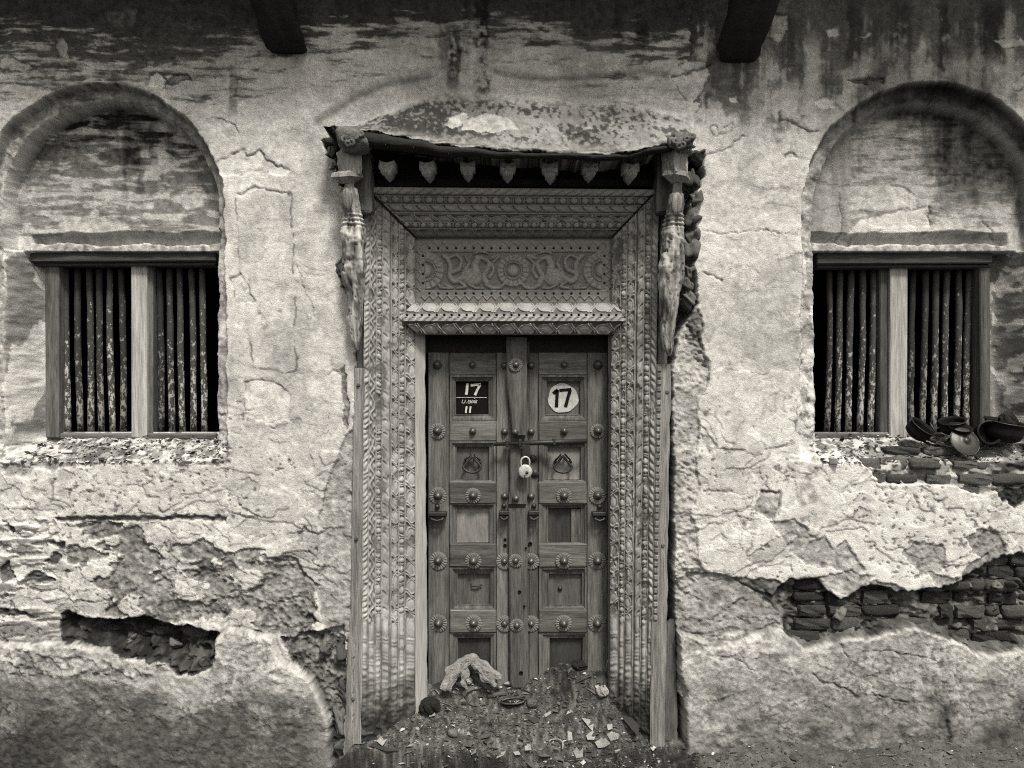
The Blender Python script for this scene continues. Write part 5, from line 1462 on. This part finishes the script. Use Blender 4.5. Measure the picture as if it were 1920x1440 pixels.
# pull rings on lion-ear staples
def pull(x, y, root):
    h_ = thing('pull_ring', None, None, P(x, y, pd))
    h_.parent = root; h_.location = P(x, y, pd) - wloc(root)
    pts = []
    for k in range(32):
        a = 2 * math.pi * k / 32
        sx = 0.046 * math.sin(a) * (0.30 + 0.70 * smooth(0.95, -0.35, math.cos(a)))
        sz = 0.040 * math.cos(a) * (1.15 if math.cos(a) > 0 else 0.85)
        pts.append((float(sx), -0.020 - 0.014 * (1 - math.cos(a)) / 2, float(sz)))
    add('ring', tube('ring', pts, 0.0062, M['iron'], 8, cyc=True), h_, P(x, y, pd))
    st = lathe('staple', [(0.009, 0), (0.009, 0.012), (0.006, 0.018), (0, 0.020)], M['iron'], 12)
    for s in (-1, 1):
        add('staple', st, h_, P(x + s * 14, y - 6, pd))
        add('eye', tube('eye', [(0, -.010, .022), (s * .004, -.030, .018), (s * .020, -.030, .002), (s * .026, -.010, -.006)], 0.005, M['iron'], 7), h_, P(x + s * 4, y - 12, pd))
pull(886, 872, door_l); pull(1055, 872, door_r)

# long bolt across both leaves, carried by the right one
a, b = P(926, 833, DL - .055), P(1100, 827, DL - .055)
c = (a + b) / 2
bolt = add('bolt', tube('bolt', [a - c, (a * .66 + b * .34) - c, (a * .65 + b * .35) - c, b - c], [0.009, 0.009, 0.0125, 0.0115], M['iron'], 12), door_r, c)
for x in (951, 975, 1039):
    add('bolt_bracket', rough_box('bolt_bracket', 0.017, 0.045, 0.036, M['iron'], 0.004, 0.001, seed=x), bolt, P(x, 832 - (x - 926) * 0.03, DL - .045))
board('meeting_stile', 952, 993, 640, 1290, DL + .004, DL + .06, M['teak'], door_r, .002)
hs = board('hasp', 979, 994, 834, 858, DL - .066, DL - .058, M['iron'], door_r, .002)
stp = add('hasp_staple', tube('hasp_staple', [(-.006, .01, 0), (-.006, -.018, .004), (0, -.024, .005), (.006, -.018, .004), (.006, .01, 0)], 0.004, M['iron'], 6), door_r, P(986, 858, DL - .055), (0, 1.3, 0))
for x, y in ((974, 858), (999, 860), (1003, 888)):
    add('hasp_plate', lathe('hasp_plate', [(0.020, 0), (0.018, 0.004), (0, 0.006)], M['iron'], 14), door_r, P(x, y, DL - .030 if x < 990 else DL - .004))
# padlock
pk = thing('padlock', 'round pale steel padlock hanging from the hasp between the two door leaves', 'padlock', P(985, 884, DL - .075))
add('lock_body', lathe('lock_body', [(0.0, -0.010), (0.031, -0.010), (0.0345, -0.006), (0.0345, 0.006), (0.031, 0.010), (0.026, 0.0115), (0.0, 0.0125)], M['steel'], 32), pk, P(985, 884, DL - .075))
pts = [(-.021, 0, 0.020), (-.021, 0, .045)] + [(-.021 * math.cos(t), 0, .050 + .021 * math.sin(t)) for t in np.linspace(0.1, math.pi - 0.1, 12)] + [(.021, 0, .045), (.021, 0, .020)]
add('shackle', tube('shackle', pts, 0.0046, M['steel'], 10), pk, P(985, 884, DL - .075))
add('boss', lathe('boss', [(0.008, 0), (0.0075, 0.004), (0, 0.005)], M['tin'], 14), pk, P(988, 886, DL - .087))
kh = add('keyhole', lathe('keyhole', [(0.0042, 0), (0.004, 0.001), (0, 0.0012)], M['black_paint'], 12), pk, P(984, 892, DL - .0868))
add('keyhole_slot', rough_box('keyhole_slot', 0.0038, 0.0016, 0.012, M['black_paint'], 0.0005), pk, P(984, 895, DL - .0868))
# shelf-like clasps at mid height
def clasp(x, y, w, root):
    k_ = board('clasp', x - w / 2, x + w / 2, y - 3, y + 4, DL - .05, DL + .01, M['iron'], root, .003)
    add('clasp_loop', tube('clasp_loop', [(-w * S * .42, 0, 0), (-w * S * .3, -.012, -.014), (0, -.016, -.020), (w * S * .3, -.012, -.014), (w * S * .42, 0, 0)], 0.006, M['iron'], 8), k_, P(x, y + 4, DL - .035))
    add('clasp_pin', lathe('clasp_pin', [(0.013, 0), (0.012, 0.010), (0, 0.016)], M['iron'], 12), k_, P(x, y - 14, DL - .004))
clasp(820, 964, 34, door_l); clasp(945, 962, 18, door_l); clasp(1001, 962, 20, door_r); clasp(1124, 964, 26, door_r)
# small things on the lower panels
add('bent_nail', tube('bent_nail', [(-.028, 0, .006), (-.026, -.012, -.002), (.0, -.014, -.003), (.026, -.010, .004)], 0.004, M['iron'], 6), door_l, P(894, 1097, DL + .03))
add('nail', lathe('nail', [(0.012, 0), (0.011, 0.008), (0, 0.012)], M['iron'], 12), door_r, P(1050, 1103, DL + .03))
for x, y, r in ((994, 1020, .011), (986, 1028, .006), (974, 1110, .009), (983, 1137, .006), (977, 1262, .010), (947, 1012, .008), (947, 1023, .009)):
    add('bolt_hole', lathe('bolt_hole', [(r, 0), (r * .9, .002), (r * .5, -.004), (0, -.006)], M['black_paint'], 12), door_r if x > 950 else door_l, P(x, y, DL - .0335 if 955 < x < 990 else DL - .001))
board('loose_slat', 1071, 1089, 955, 1018, DL + .018, DL + .03, M['teak'], door_r, .001)

# ------------------------------------------------------------------ barred windows
def window(root, x0, x1, ytop, ybot, posts, bars, beam):
    dw = 0.215
    for (a, b, d, mat, dep) in posts:
        board('post', a, b, ytop + 2, ybot + 6, d, d + dep, M[mat], root, .005, .002)
    bx0, bx1, by0, by1 = beam
    board('lintel_beam', bx0, bx1, by0, by1, 0.165, 0.30, M['lint'], root, .006, .003)
    board('lintel_batten', bx0, bx1, by1 + .5, by1 + 7, 0.185, 0.26, M['lint'], root, .003, .002)
    for xt, xb in bars:
        top = P(xt, ytop + 4, dw + .05); bot = P(xb, ybot, dw + .05)
        mid = (top + bot) / 2
        n = 9; bw_ = random.uniform(-.007, .007)
        pts = [top + (bot - top) * i / (n - 1) - mid + Vector((random.uniform(-.002, .002) + bw_ * math.sin(math.pi * i / (n - 1)) if 0 < i < n - 1 else 0, 0, 0)) for i in range(n)]
        r = [0.0158 * random.uniform(0.93, 1.07) for _ in range(n)]
        add('bar', tube('bar', pts, r, M['bar'], 9), root, mid)
    board('bottom_rail', x0, x1, ybot - 2, ybot + 8, dw, dw + .10, M['teak_h'], root, .004, .002)
M['lint'] = gmat('old_lintel_timber', 0.05, mid=(24, 0.5), fine=(120, 0.4), stretch=(0.12, 1, 1), rough=0.85, bump=(100, 0.8, 0.005))
M['post_l'] = gmat('bleached_window_post', 0.34, mid=(30, 0.5), fine=(130, 0.5), stretch=(1, 1, 0.06), rough=0.8, bump=(130, 0.7, 0.004))
wl_ = thing('barred_window', 'left arched window with eleven flaking iron bars and a clear sill', 'window', P(245, 820, 0.22), 'barred windows of the wall')
window(wl_, 86, 405, 490, 815, [(84, 110, .20, 'teak', .09), (245, 275, .205, 'post_l', .06), (274.5, 286, .225, 'teak', .06)],
       [(123, 128), (146, 151), (167, 171), (186, 191), (206, 212), (227, 231), (298, 303), (318, 323), (337, 343), (358, 363), (379, 384)], (34, 404, 471, 491))
wr_ = thing('barred_window', 'right arched window with eleven flaking iron bars above the pile of blackened pots', 'window', P(1690, 820, 0.22), 'barred windows of the wall')
window(wr_, 1530, 1842, 494, 815, [(1838, 1858, .19, 'teak', .09), (1669, 1702, .205, 'post_l', .06), (1650, 1668.5, .225, 'teak', .06)],
       [(1555, 1550), (1575, 1570), (1596, 1590), (1617, 1612), (1637, 1632), (1713, 1708), (1735, 1729), (1755, 1750), (1776, 1771), (1797, 1791), (1817, 1812)], (1532, 1862, 470, 495))
# ------------------------------------------------------------------ ground and the heap of dirt in the doorway
gx = np.concatenate([-np.geomspace(150, 1.6, 26), span(-1.5, -0.85, 0.04), span(-0.85, 0.85, 0.0065), span(0.85, 2.6, 0.014), np.geomspace(2.65, 150, 26)])
gy = np.concatenate([-np.geomspace(150, 0.5, 30), span(-0.46, -0.26, 0.02), span(-0.26, 0.34, 0.0065)])
GX, GY = np.meshgrid(gx.astype(np.float32), gy.astype(np.float32))
def ground_z(x, y):
    """height of the dirt at a place"""
    pxs = x / S + 960
    fx_ = fbm(x * 14, y * 14, 4, 101) - 0.5
    base = 0.005 + 0.022 * smooth(0.75, 2.3, x) * 0 - 0.16 * smooth(-0.70, -0.92, x)
    base = base + 0.028 * smooth(0.75, 1.2, x)
    # the trodden slope that climbs to the leaves
    inn = smooth(-0.80, -0.68, x) * smooth(0.86, 0.72, x)
    slope = np.interp(y, [-0.30, -0.03, 0.0, 0.15, 0.25, 0.35], [-0.05, -0.008, 0.01, 0.085, 0.195, 0.23])
    z = base * (1 - inn) + inn * slope
    z = z + 0.095 * np.exp(-(((x - 0.27) / 0.17) ** 2 + ((y - 0.24) / 0.07) ** 2))
    z = z + 0.085 * np.exp(-(((x - 0.46) / 0.13) ** 2 + ((y - 0.16) / 0.09) ** 2))
    z = z + 0.03 * np.exp(-(((x + 0.30) / 0.16) ** 2 + ((y - 0.24) / 0.08) ** 2))
    # the worn edge of the step in front on the left
    edge = -0.035 + 0.025 * np.sin(x * 9) + 0.02 * fx_
    drop = smooth(edge + 0.012, edge - 0.018, y)
    z = z - drop * (0.085 * smooth(0.30, -0.15, x) + 0.022)
    z = z - 0.10 * smooth(-0.3, -1.2, y) - 0.06 * smooth(-0.06, -0.25, y)
    return z + 0.024 * fx_ * smooth(4, 1, np.abs(x)) + 0.010 * (fbm(x * 60, y * 60, 3, 102) - 0.5) + 0.006 * (fbm(x * 150, y * 150, 2, 103) - 0.5)
GZ = ground_z(GX, GY)
gn = fbm(GX * 9, GY * 9, 5, 104); gf = fbm(GX * 70, GY * 70, 4, 105)
GA = 0.018 + 0.035 * gn + 0.065 * gf * gf * 2
GA = GA * (1 - 0.62 * smooth(-0.005, -0.055, GY + 0.03 * (gn - 0.5)))          # wet black soil in front of the step
GA = GA * (1 - 0.55 * np.exp(-(((GX - 0.27) / 0.2) ** 2 + ((GY - 0.25) / 0.07) ** 2)))
GA = np.where(GX > 0.85, 0.06 + 0.09 * gf * gn, GA)
ground = add('ground', grid_mesh('ground', GX, GY, GZ, M['soil'], flip=True, alb=np.clip(GA, 0.02, 0.4)))
tag(ground, kind='structure')
def gz(x, y): return float(ground_z(np.array([x], np.float32), np.array([y], np.float32))[0])
def on_ground(px, py):
    """where the ray through a photo pixel meets the dirt"""
    best = None
    for d in np.linspace(-0.2, 0.30, 400):
        p = P(px, py, float(d))
        g = gz(p.x, p.y)
        if p.z <= g: return Vector((p.x, p.y, g))
    return Vector((p.x, p.y, gz(p.x, p.y)))

# loose chips, straw and crumbs: too many to count
def chips(n, place, size, name, parent=None, light=0.1, pale=0.55):
    vs = []; fs = []; al = []
    for i in range(n):
        p = place()
        s = size * math.exp(random.gauss(0, 0.5))
        L = s * random.choice((1, 1, 1.4, 2.6)); W = s * random.uniform(0.5, 1.0); T = s * random.uniform(0.1, 0.5)
        R = Matrix.Rotation(random.uniform(0, 6.28), 3, 'Z') @ Matrix.Rotation(random.uniform(-.5, .5), 3, 'X') @ Matrix.Rotation(random.uniform(-.4, .4), 3, 'Y')
        b = len(vs)
        for q in ((-L, -W * .4, 0), (-L * .2, W, 0.2 * T), (L, W * .3, 0), (L * .3, -W, 0), (0, 0, T)):
            vs.append(p + R @ Vector(q) + Vector((0, 0, T * 0.3)))
        fs += [(b, b + 1, b + 4), (b + 1, b + 2, b + 4), (b + 2, b + 3, b + 4), (b + 3, b, b + 4)]
        a = random.uniform(pale * .6, pale * 1.2) if random.random() < light else random.uniform(0.02, 0.13)
        al += [a] * 5
    me = np_mesh(name, [v[:] for v in vs], fs, M['chips'], False, alb=al)
    return add(name, me, None)
def place_mound():
    while True:
        x = random.uniform(-0.78, 0.80); y = random.uniform(-0.24, 0.26)
        if abs(x) < 0.73 - max(0, y) * 1.5: return Vector((x, y, gz(x, y)))
c_ = chips(260, place_mound, 0.0105, 'rubble_crumbs', light=0.06, pale=0.3)
tag(c_, 'clods and broken brick crumbs mixed into the dirt slope before the door', 'rubble', kind='stuff')
c_ = chips(6500, place_mound, 0.0040, 'loose_litter', light=0.10, pale=0.38)
tag(c_, 'loose crumbs, straw and paper chips strewn over the dirt in front of the door', 'litter', kind='stuff')
def place_right():
    x = random.uniform(0.78, 2.5); y = random.uniform(-0.16, 0.0) ** 1
    return Vector((x, y, gz(x, y)))
c_ = chips(900, place_right, 0.0042, 'loose_grit', light=0.06)
tag(c_, 'loose grit and straw along the foot of the right part of the wall', 'grit', kind='stuff')
def sill_chips(u0, u1):
    def f():
        u = random.uniform(u0, u1); v = random.uniform(822, 868)
        return Vector(((u - 960) * S, wall_y(u, v) - 0.002, ZC + (720 - v) * S + 0.002))
    return f
for u0, u1 in ((30, 420), (1540, 1960)):
    c_ = chips(750, sill_chips(u0, u1), 0.0052, 'sill_rubble', light=0.35, pale=0.5)
    settle(c_, wall); c_['kind'] = 'stuff'

# ------------------------------------------------------------------ rubbish at the foot of the door
def crumple(name, sx, sy, sz, mat, seed, sub=3, amp=0.6):
    rnd = random.Random(seed)
    bm = bmesh.new(); bmesh.ops.create_icosphere(bm, subdivisions=sub, radius=1)
    o = [rnd.uniform(0, 60) for _ in range(2)]
    for v in bm.verts:
        p = v.co
        n = abs(float(vn(p.x * 2.3 + o[0] + p.z * 1.1, p.y * 2.3 + o[1] - p.z, 3)) - 0.5) * 2
        n2 = abs(float(vn(p.x * 5 + o[1] + p.z * 2, p.y * 5 + o[0] + p.z, 5)) - 0.5) * 2
        q = p * (1 - amp * 0.7 * n - amp * 0.35 * n2)
        v.co = Vector((q.x * sx, q.y * sy, q.z * sz))
    return bm_mesh(name, bm, mat, False)

# folded cloth sack leaning on the left leaf
cs = thing('cloth_sack', 'folded pale cloth sack slumped in an arch against the left door leaf', 'sack', on_ground(838, 1296))
def sweep(name, path, mat, parent, wob=0.15, seed=1, seg=15):
    """path: (px, py, depth, half width px, thickness px); flattened rolls of cloth"""
    arr = np.array(path, float); NR = 24
    tt = np.linspace(0, len(path) - 1, NR)
    q = [np.interp(tt, range(len(path)), arr[:, k]) for k in range(5)]
    pts = [P(q[0][i], q[1][i], q[2][i]) for i in range(NR)]
    c = pts[0].copy(); bm = bmesh.new(); rows = []
    for i in range(NR):
        t = (pts[min(i + 1, NR - 1)] - pts[max(i - 1, 0)]).normalized()
        s = t.cross(Vector((0, 1, 0))).normalized(); w = s.cross(t)
        row = []
        for k in range(seg):
            a = 2 * math.pi * k / seg
            n = 1 + wob * 2 * (float(vn(math.cos(a) * 1.6 + math.sin(a) * 0.8 + seed * 5, i * 0.30, seed)) - 0.5) + wob * 1.4 * (float(vn(math.cos(a) * 4 + 9, math.sin(a) * 4 + i * 0.12, seed + 2)) - 0.5) - wob * 0.8 * abs(float(vn(math.cos(a) * 3 + 2, math.sin(a) * 3 + i * 0.3, seed + 4)) - 0.5)
            row.append(bm.verts.new(pts[i] - c + (s * math.cos(a) * q[3][i] + w * math.sin(a) * q[4][i]) * S * n))
        rows.append(row)
    for A_, B_ in zip(rows[:-1], rows[1:]):
        for k in range(seg): bm.faces.new((A_[k], A_[(k + 1) % seg], B_[(k + 1) % seg], B_[k]))
    bm.faces.new(rows[0]); bm.faces.new(rows[-1][::-1])
    return add(name, bm_mesh(name, bm, mat, False), parent, c)
sweep('sack_fold', [(832, 1294, .165, 8, 4), (840, 1278, .175, 12, 5), (850, 1260, .19, 14, 6), (864, 1244, .20, 13, 7), (878, 1235, .205, 9, 7), (888, 1234, .205, 6, 6)], M['cloth'], cs, 0.55, 2)
sweep('sack_roll', [(872, 1236, .20, 6, 6), (886, 1236, .20, 9, 8), (898, 1246, .195, 10, 9), (912, 1258, .19, 10, 9), (924, 1266, .185, 9, 8), (940, 1272, .18, 5, 5)], M['cloth'], cs, 0.45, 5)

sweep('sack_fold', [(838, 1292, .16, 5, 3), (852, 1272, .17, 7, 4), (868, 1252, .18, 6, 4), (884, 1240, .19, 5, 4)], M['cloth'], cs, 0.6, 8)
sweep('sack_fold', [(862, 1246, .185, 5, 4), (872, 1262, .17, 7, 3), (868, 1280, .16, 6, 3), (876, 1292, .155, 3, 2)], M['cloth'], cs, 0.6, 11)
sweep('sack_fold', [(900, 1250, .18, 7, 5), (908, 1268, .17, 8, 4), (922, 1280, .165, 6, 3), (930, 1286, .16, 3, 2)], M['cloth'], cs, 0.6, 14)

def at(px, py, lift=0.0): return on_ground(px, py) + Vector((0, 0, lift))
def single(name, me, px, py, label, cat, rot=None, lift=0.0, group=None):
    return tag(add(name, me, None, at(px, py, lift), rot), label, cat, group)

def curl(name, L, W, bend, twist, mat, seed):
    """a curled strip of paper with a little thickness"""
    bm = bmesh.new(); rows = []
    n = 12; rnd = random.Random(seed)
    x = z = 0.0; ang = rnd.uniform(0.2, 0.8)
    for i in range(n):
        t = i / (n - 1)
        w = W * math.sin(math.pi * (0.12 + 0.76 * t)) * rnd.uniform(0.85, 1.1)
        tw = twist * t
        c = Vector((x, 0, z)); d = Vector((-math.sin(ang) * 0.2, math.cos(tw), math.sin(tw)))
        nrm = Vector((-math.sin(ang), 0, math.cos(ang)))
        rows.append([bm.verts.new(c - d * w), bm.verts.new(c + nrm * W * 0.25), bm.verts.new(c + d * w), bm.verts.new(c + nrm * (W * 0.25 - 0.0015))])
        x += L / n * math.cos(ang); z += L / n * math.sin(ang); ang -= bend / n * rnd.uniform(0.6, 1.4)
    for A_, B_ in zip(rows[:-1], rows[1:]):
        for k in range(4): bm.faces.new((A_[k], A_[(k + 1) % 4], B_[(k + 1) % 4], B_[k]))
    bm.faces.new(rows[0]); bm.faces.new(rows[-1][::-1])
    return bm_mesh(name, bm, mat, True)
G1 = 'scraps of waste paper at the door'
for i, (x, y, L, W, be, tw, rz, lab) in enumerate((
        (800, 1304, .085, .014, 0.6, 0.5, 0.6, 'pointed pale paper scrap standing by the foot of the left jamb'),
        (832, 1306, .075, .012, 2.8, 0.8, 2.6, 'curled white paper strip below the left end of the cloth sack'),
        (850, 1300, .070, .010, 3.4, 0.4, 0.3, 'hooked white paper strip just right of the curled strip under the sack'),
        (862, 1284, .075, .016, 1.6, 0.6, 0.1, 'broad pale paper flap under the arch of the cloth sack'),
        (868, 1297, .070, .014, 3.0, 1.2, 3.0, 'ring of torn paper lying in front of the sack'),
        (893, 1296, .050, .008, 2.0, 0.3, 0.4, 'small curled shred beside the sticks'),
        (952, 1284, .060, .012, 0.8, 0.2, 0.0, 'flat pale paper strip at the foot of the door centre strip'),
        (958, 1294, .070, .006, 0.3, 0.2, 0.5, 'thin white sliver lying under the flat strip at the door centre'))):
    single('paper_scrap', curl('paper_scrap', L * 1.25, W * 1.3, be, tw, M['paper'], i + 1), x - 8, y, lab, 'paper', (0.5, 0, rz if rz < 1.5 else rz), 0.004, G1)
single('paper_ball', crumple('paper_ball', .024, .022, .022, M['paper'], 3), 879, 1282, 'small crumpled white paper ball under the cloth sack', 'paper', None, .014)
single('paper_ball', crumple('paper_ball', .038, .032, .032, M['paper'], 8), 1130, 1304, 'larger crumpled white paper ball at the foot of the right jamb', 'paper', None, .020)
def flat(name, outline, mat, seed, th=0.002, bend=0.01):
    rnd = random.Random(seed); bm = bmesh.new()
    n = len(outline)
    up = [bm.verts.new((x * S, y * S, th + rnd.uniform(0, bend))) for x, y in outline]
    dn = [bm.verts.new((x * S, y * S, v.co.z - th)) for (x, y), v in zip(outline, up)]
    c = bm.verts.new((0, 0, th + bend * 0.3)); c2 = bm.verts.new((0, 0, bend * 0.3))
    for k in range(n):
        bm.faces.new((up[k], up[(k + 1) % n], c)); bm.faces.new((dn[(k + 1) % n], dn[k], c2)); bm.faces.new((up[k], dn[k], dn[(k + 1) % n], up[(k + 1) % n]))
    return bm_mesh(name, bm, mat, False)
for i, (x, y, outl, tilt, lab) in enumerate((
        (1102, 1362, [(-12, 12), (12, 10), (9, -14), (2, -8)], .5, 'triangular grey card lying on the dirt right of centre'),
        (1143, 1366, [(-5, 5), (6, 8), (5, -5), (-4, -7)], .5, 'small white chip on the dirt right of the triangular card'),
        (811, 1345, [(-7, 5), (5, 6), (7, -4), (-5, -6)], .4, 'square white chip near the foot of the left jamb'),
        (1028, 1342, [(-9, -5), (8, 9), (10, 6), (-5, -9)], .4, 'pale splinter of card in the middle of the dirt slope'),
        (1068, 1384, [(-4, 10), (4, 8), (5, -8), (-4, -9)], .6, 'upright white slip low on the dirt slope'),
        (1109, 1384, [(-10, 2), (2, 9), (10, 6), (4, -8), (-8, -6)], .6, 'torn white paper piece below the triangular card'),
        (1150, 1384, [(-12, 4), (-2, 10), (12, 4), (8, -7), (-6, -8)], .6, 'torn grey leaf of paper low on the right'),
        (1200, 1366, [(-14, 2), (14, 5), (15, 1), (-13, -5)], .4, 'long white slip beside the foot of the right jamb'),
        (990, 1407, [(-6, 8), (5, 6), (6, -7), (-6, -6)], .5, 'tiny white chip on the lower edge of the dirt'),
        (716, 1394, [(-10, 2), (-2, 10), (4, 2), (10, 4), (2, -9), (-5, -3)], .5, 'star-shaped pale scrap on the dark step at the left'),
        (1085, 1416, [(-9, 4), (-2, 11), (3, 2), (10, 8), (6, -9), (-6, -8)], .6, 'crinkled leaf on the dark soil at the lower edge'),
        (968, 1418, [(-8, 3), (2, 6), (8, -2), (-2, -6)], .5, 'pale shred on the dark soil at the lower centre'),
        (1130, 1398, [(-14, 4), (-4, 10), (8, 8), (14, -2), (2, -9), (-10, -6)], .6, 'dry curled leaf below the torn papers'))):
    single('litter_scrap', flat('litter_scrap', outl, M['paper'] if 'leaf' not in lab else M['cloth'], i + 3), x, y, lab, 'litter', (tilt, random.uniform(-.2, .2), 0), .006, 'flat scraps on the dirt slope')
# broken ring, sticks, tray, stone, rag
def rod(px0, py0, px1, py1, r, mat, name, label, cat, lift=0.01, flat_=1.0, lift1=None):
    a = at(px0, py0, lift); b = at(px1, py1, lift if lift1 is None else lift1)
    return tag(add(name, tube(name, [(0, 0, 0), (b - a) * 0.5 + Vector((0.002, 0, 0.003)), b - a], r, mat, 7, flat=flat_), None, a), label, cat)
rod(886, 1282, 922, 1304, .013, M['teak'], 'stick', 'thick dark stick leaning down from under the cloth sack', 'stick', .045, .6, .012)
rod(914, 1310, 950, 1304, .011, M['teak'], 'stick', 'short flat stick lying level at the end of the leaning stick', 'stick', .010, .6)
rod(905, 1312, 884, 1328, .0035, M['teak'], 'twig', 'thin twig under the short flat stick', 'twig', .005)
rod(826, 1318, 856, 1331, .0025, M['teak'], 'twig', 'thin straw on the dirt below the white paper curls', 'twig', .004)
rod(1024, 1336, 1036, 1322, .0025, M['teak'], 'twig', 'thin pale straw in the middle of the slope', 'twig', .004)
rod(1080, 1285, 1110, 1270, .003, M['teak'], 'twig', 'thin twig on the dark heap before the right leaf', 'twig', .010)
a = at(1133, 1308)
tag(add('wire', tube('wire', [(0, 0, 0), (-.004, -.004, .06), (0, -.006, .12), (.012, -.002, .165), (.020, .004, .185)], .0016, M['tin'], 5), None, a), 'thin bent wire rising beside the right jamb', 'wire')
tag(add('wire', tube('wire', [(.028, -.01, -.03), (.026, -.012, .03), (.030, -.012, .07)], .0014, M['tin'], 5), None, a), 'short thin wire standing in front of the paper ball', 'wire')
pts = [(0.058 * math.cos(t) * (1 if abs(math.cos(t)) < .8 else 1.0), 0.020 * math.sin(t), 0.006) for t in np.linspace(0, 2 * math.pi, 24, endpoint=False)]
tr = thing('tin_tray', 'long rounded tin tray lying open on the dirt below the door', 'tray', at(962, 1320, .004))
o = add('rim', tube('rim', pts, .0055, M['tin'], 7, cyc=True), tr, at(962, 1320, .008), (.35, -.06, 0))
bm = bmesh.new(); bmesh.ops.create_circle(bm, cap_ends=True, segments=24, radius=1)
for v in bm.verts: v.co = Vector((v.co.x * .056, v.co.y * .019, 0))
bmesh.ops.solidify(bm, geom=bm.faces[:], thickness=.002)
add('tray_base', bm_mesh('tray_base', bm, M['soot']), tr, at(962, 1320, .004), (.35, -.06, 0))
single('stone_block', lump('stone_block', .028, .022, .020, M['brick'], .3, 44), 998, 1324, 'dark rounded brickbat right of the tin tray', 'stone', None, .014)
single('black_rag', crumple('black_rag', .062, .05, .045, M['black_cloth'], 12, 3, .5), 806, 1330, 'black crumpled rag at the foot of the left jamb', 'rag', None, .015)
single('dark_lump', lump('dark_lump', .026, .022, .018, M['brick'], .5, 51), 848, 1378, 'dark clod low on the left of the slope', 'clod', None, .008)
single('black_rag', crumple('black_rag', .05, .035, .030, M['black_cloth'], 15, 3, .6), 1085, 1252, 'black crumpled rag heaped against the bottom of the right leaf', 'rag', None, .012)
rp = [(.034 * math.cos(t), .034 * math.sin(t), .004 + .004 * math.sin(3 * t)) for t in np.linspace(-0.6, 2.6, 16)]
single('broken_ring', tube('broken_ring', rp, .005, M['paper'], 6, flat=.6), 1042, 1402, 'broken pale plastic ring half buried low on the slope', 'ring', (.5, 0, .1), .006)
single('broken_ring', tube('broken_ring', [(p[0] * .55, p[1] * .55, p[2]) for p in rp], .0035, M['tin'], 6, flat=.6), 917, 1364, 'small broken grey ring on the left of the slope', 'ring', (.5, 0, .5), .006)

# ------------------------------------------------------------------ blackened pots heaped on the right sill
def sillpt(px, py, d): return P(px, py, d)
pot_prof = [(0.0, -.045), (.052, -.045), (.075, -.030), (.084, 0.0), (.078, .030), (.080, .040), (.086, .044), (.086, .048), (.076, .046), (.072, .030), (.074, 0), (.062, -.030), (0, -.034)]
bowl_prof = [(0, -.022), (.035, -.022), (.060, -.004), (.070, .018), (.074, .022), (.070, .022), (.054, 0), (.032, -.016), (0, -.016)]
lid_prof = [(0, .016), (.012, .016), (.014, .008), (.030, .009), (.050, .006), (.064, 0), (.070, -.002), (.070, -.005), (.060, -.004), (0, .003)]
def pot(name, prof, px, py, d, rot, sc, label, mat='soot', cat='pot', handle=False):
    t = thing(name, label, cat, P(px, py, d), 'blackened pots on the right sill')
    body = add('vessel' if cat != 'lid' else 'disc', lathe('vessel', prof, M[mat], 32, axis='z'), t, P(px, py, d), rot); body.scale = (sc, sc, sc)
    k = tube('rim', [(prof[6][0] * math.cos(a) if cat != 'lid' else .069 * math.cos(a), (prof[6][0] if cat != 'lid' else .069) * math.sin(a), prof[6][1] if cat != 'lid' else -.003) for a in np.linspace(0, 2 * math.pi, 32, endpoint=False)], .0024, M['tin'], 6, cyc=True)
    if cat != 'bowl': r = add('rim', k, t, P(px, py, d), rot); r.scale = (sc, sc, sc)
    if handle:
        h = add('handle', tube('handle', [(.01 * sc, 0, -.02), (.06, 0, -.03), (.11, 0, -.02), (.15, 0, .0)], .006, M['soot'], 7, flat=.5), t, P(px, py, d), (0, 0.5, 0.3))
pot('cooking_pot', pot_prof, 1722, 808, .10, (math.radians(30), math.radians(30), 0), .72, 'black round pot tipped open on the sill just right of the window post', handle=True)
pot('cooking_pot', pot_prof, 1786, 800, .13, (math.radians(14), math.radians(-12), 0), .70, 'black pot standing behind the tipped pots in the middle of the sill')
pot('metal_bowl', bowl_prof, 1800, 806, .07, (math.radians(24), 0, 0), .72, 'shallow sooty bowl with a pale rim above the standing lid', cat='bowl')
pot('saucepan_cover', lid_prof, 1810, 827, .03, (math.radians(62), math.radians(8), 0), 1.0, 'dull metal lid with a ringed knob propped at the edge of the sill', 'tin', 'lid')
pot('cooking_pot', pot_prof, 1850, 812, .07, (math.radians(80), math.radians(-24), 0), .66, 'sooty pot lying on its side left of the big black pot')
pot('cooking_pot', pot_prof, 1880, 808, .09, (math.radians(10), math.radians(8), 0), 1.05, 'largest black pot at the right end of the sill')
single_ = tag(add('black_rag', crumple('black_rag', .055, .04, .05, M['black_cloth'], 21, 3, .5), None, P(1888, 792, .11)), 'black cloth bundle on top of the largest pot against the right reveal', 'rag')
tag(add('iron_handle', tube('iron_handle', [(-.08, 0, .01), (-.03, -.01, -.006), (.02, -.008, 0), (.07, 0, .016)], .007, M['soot'], 7, flat=.5), None, P(1764, 826, .06)), 'loose black pot handle lying flat between the tipped pot and the lid', 'handle')
tag(add('wire', tube('wire', [(-.022, 0, .035), (-.008, -.01, .0), (.014, -.01, .012)], .003, M['tin'], 5), None, P(1752, 806, .08)), 'bent pale wire standing among the black pots', 'wire')
rg = [(.017 * math.cos(t), .010 * math.sin(t), 0) for t in np.linspace(0, 2 * math.pi, 16, endpoint=False)]
tag(add('tin_ring', tube('tin_ring', rg, .003, M['tin'], 6, cyc=True), None, P(1762, 831, .035), (.5, 0, 0)), 'small tin ring on the sill below the loose handle', 'ring')
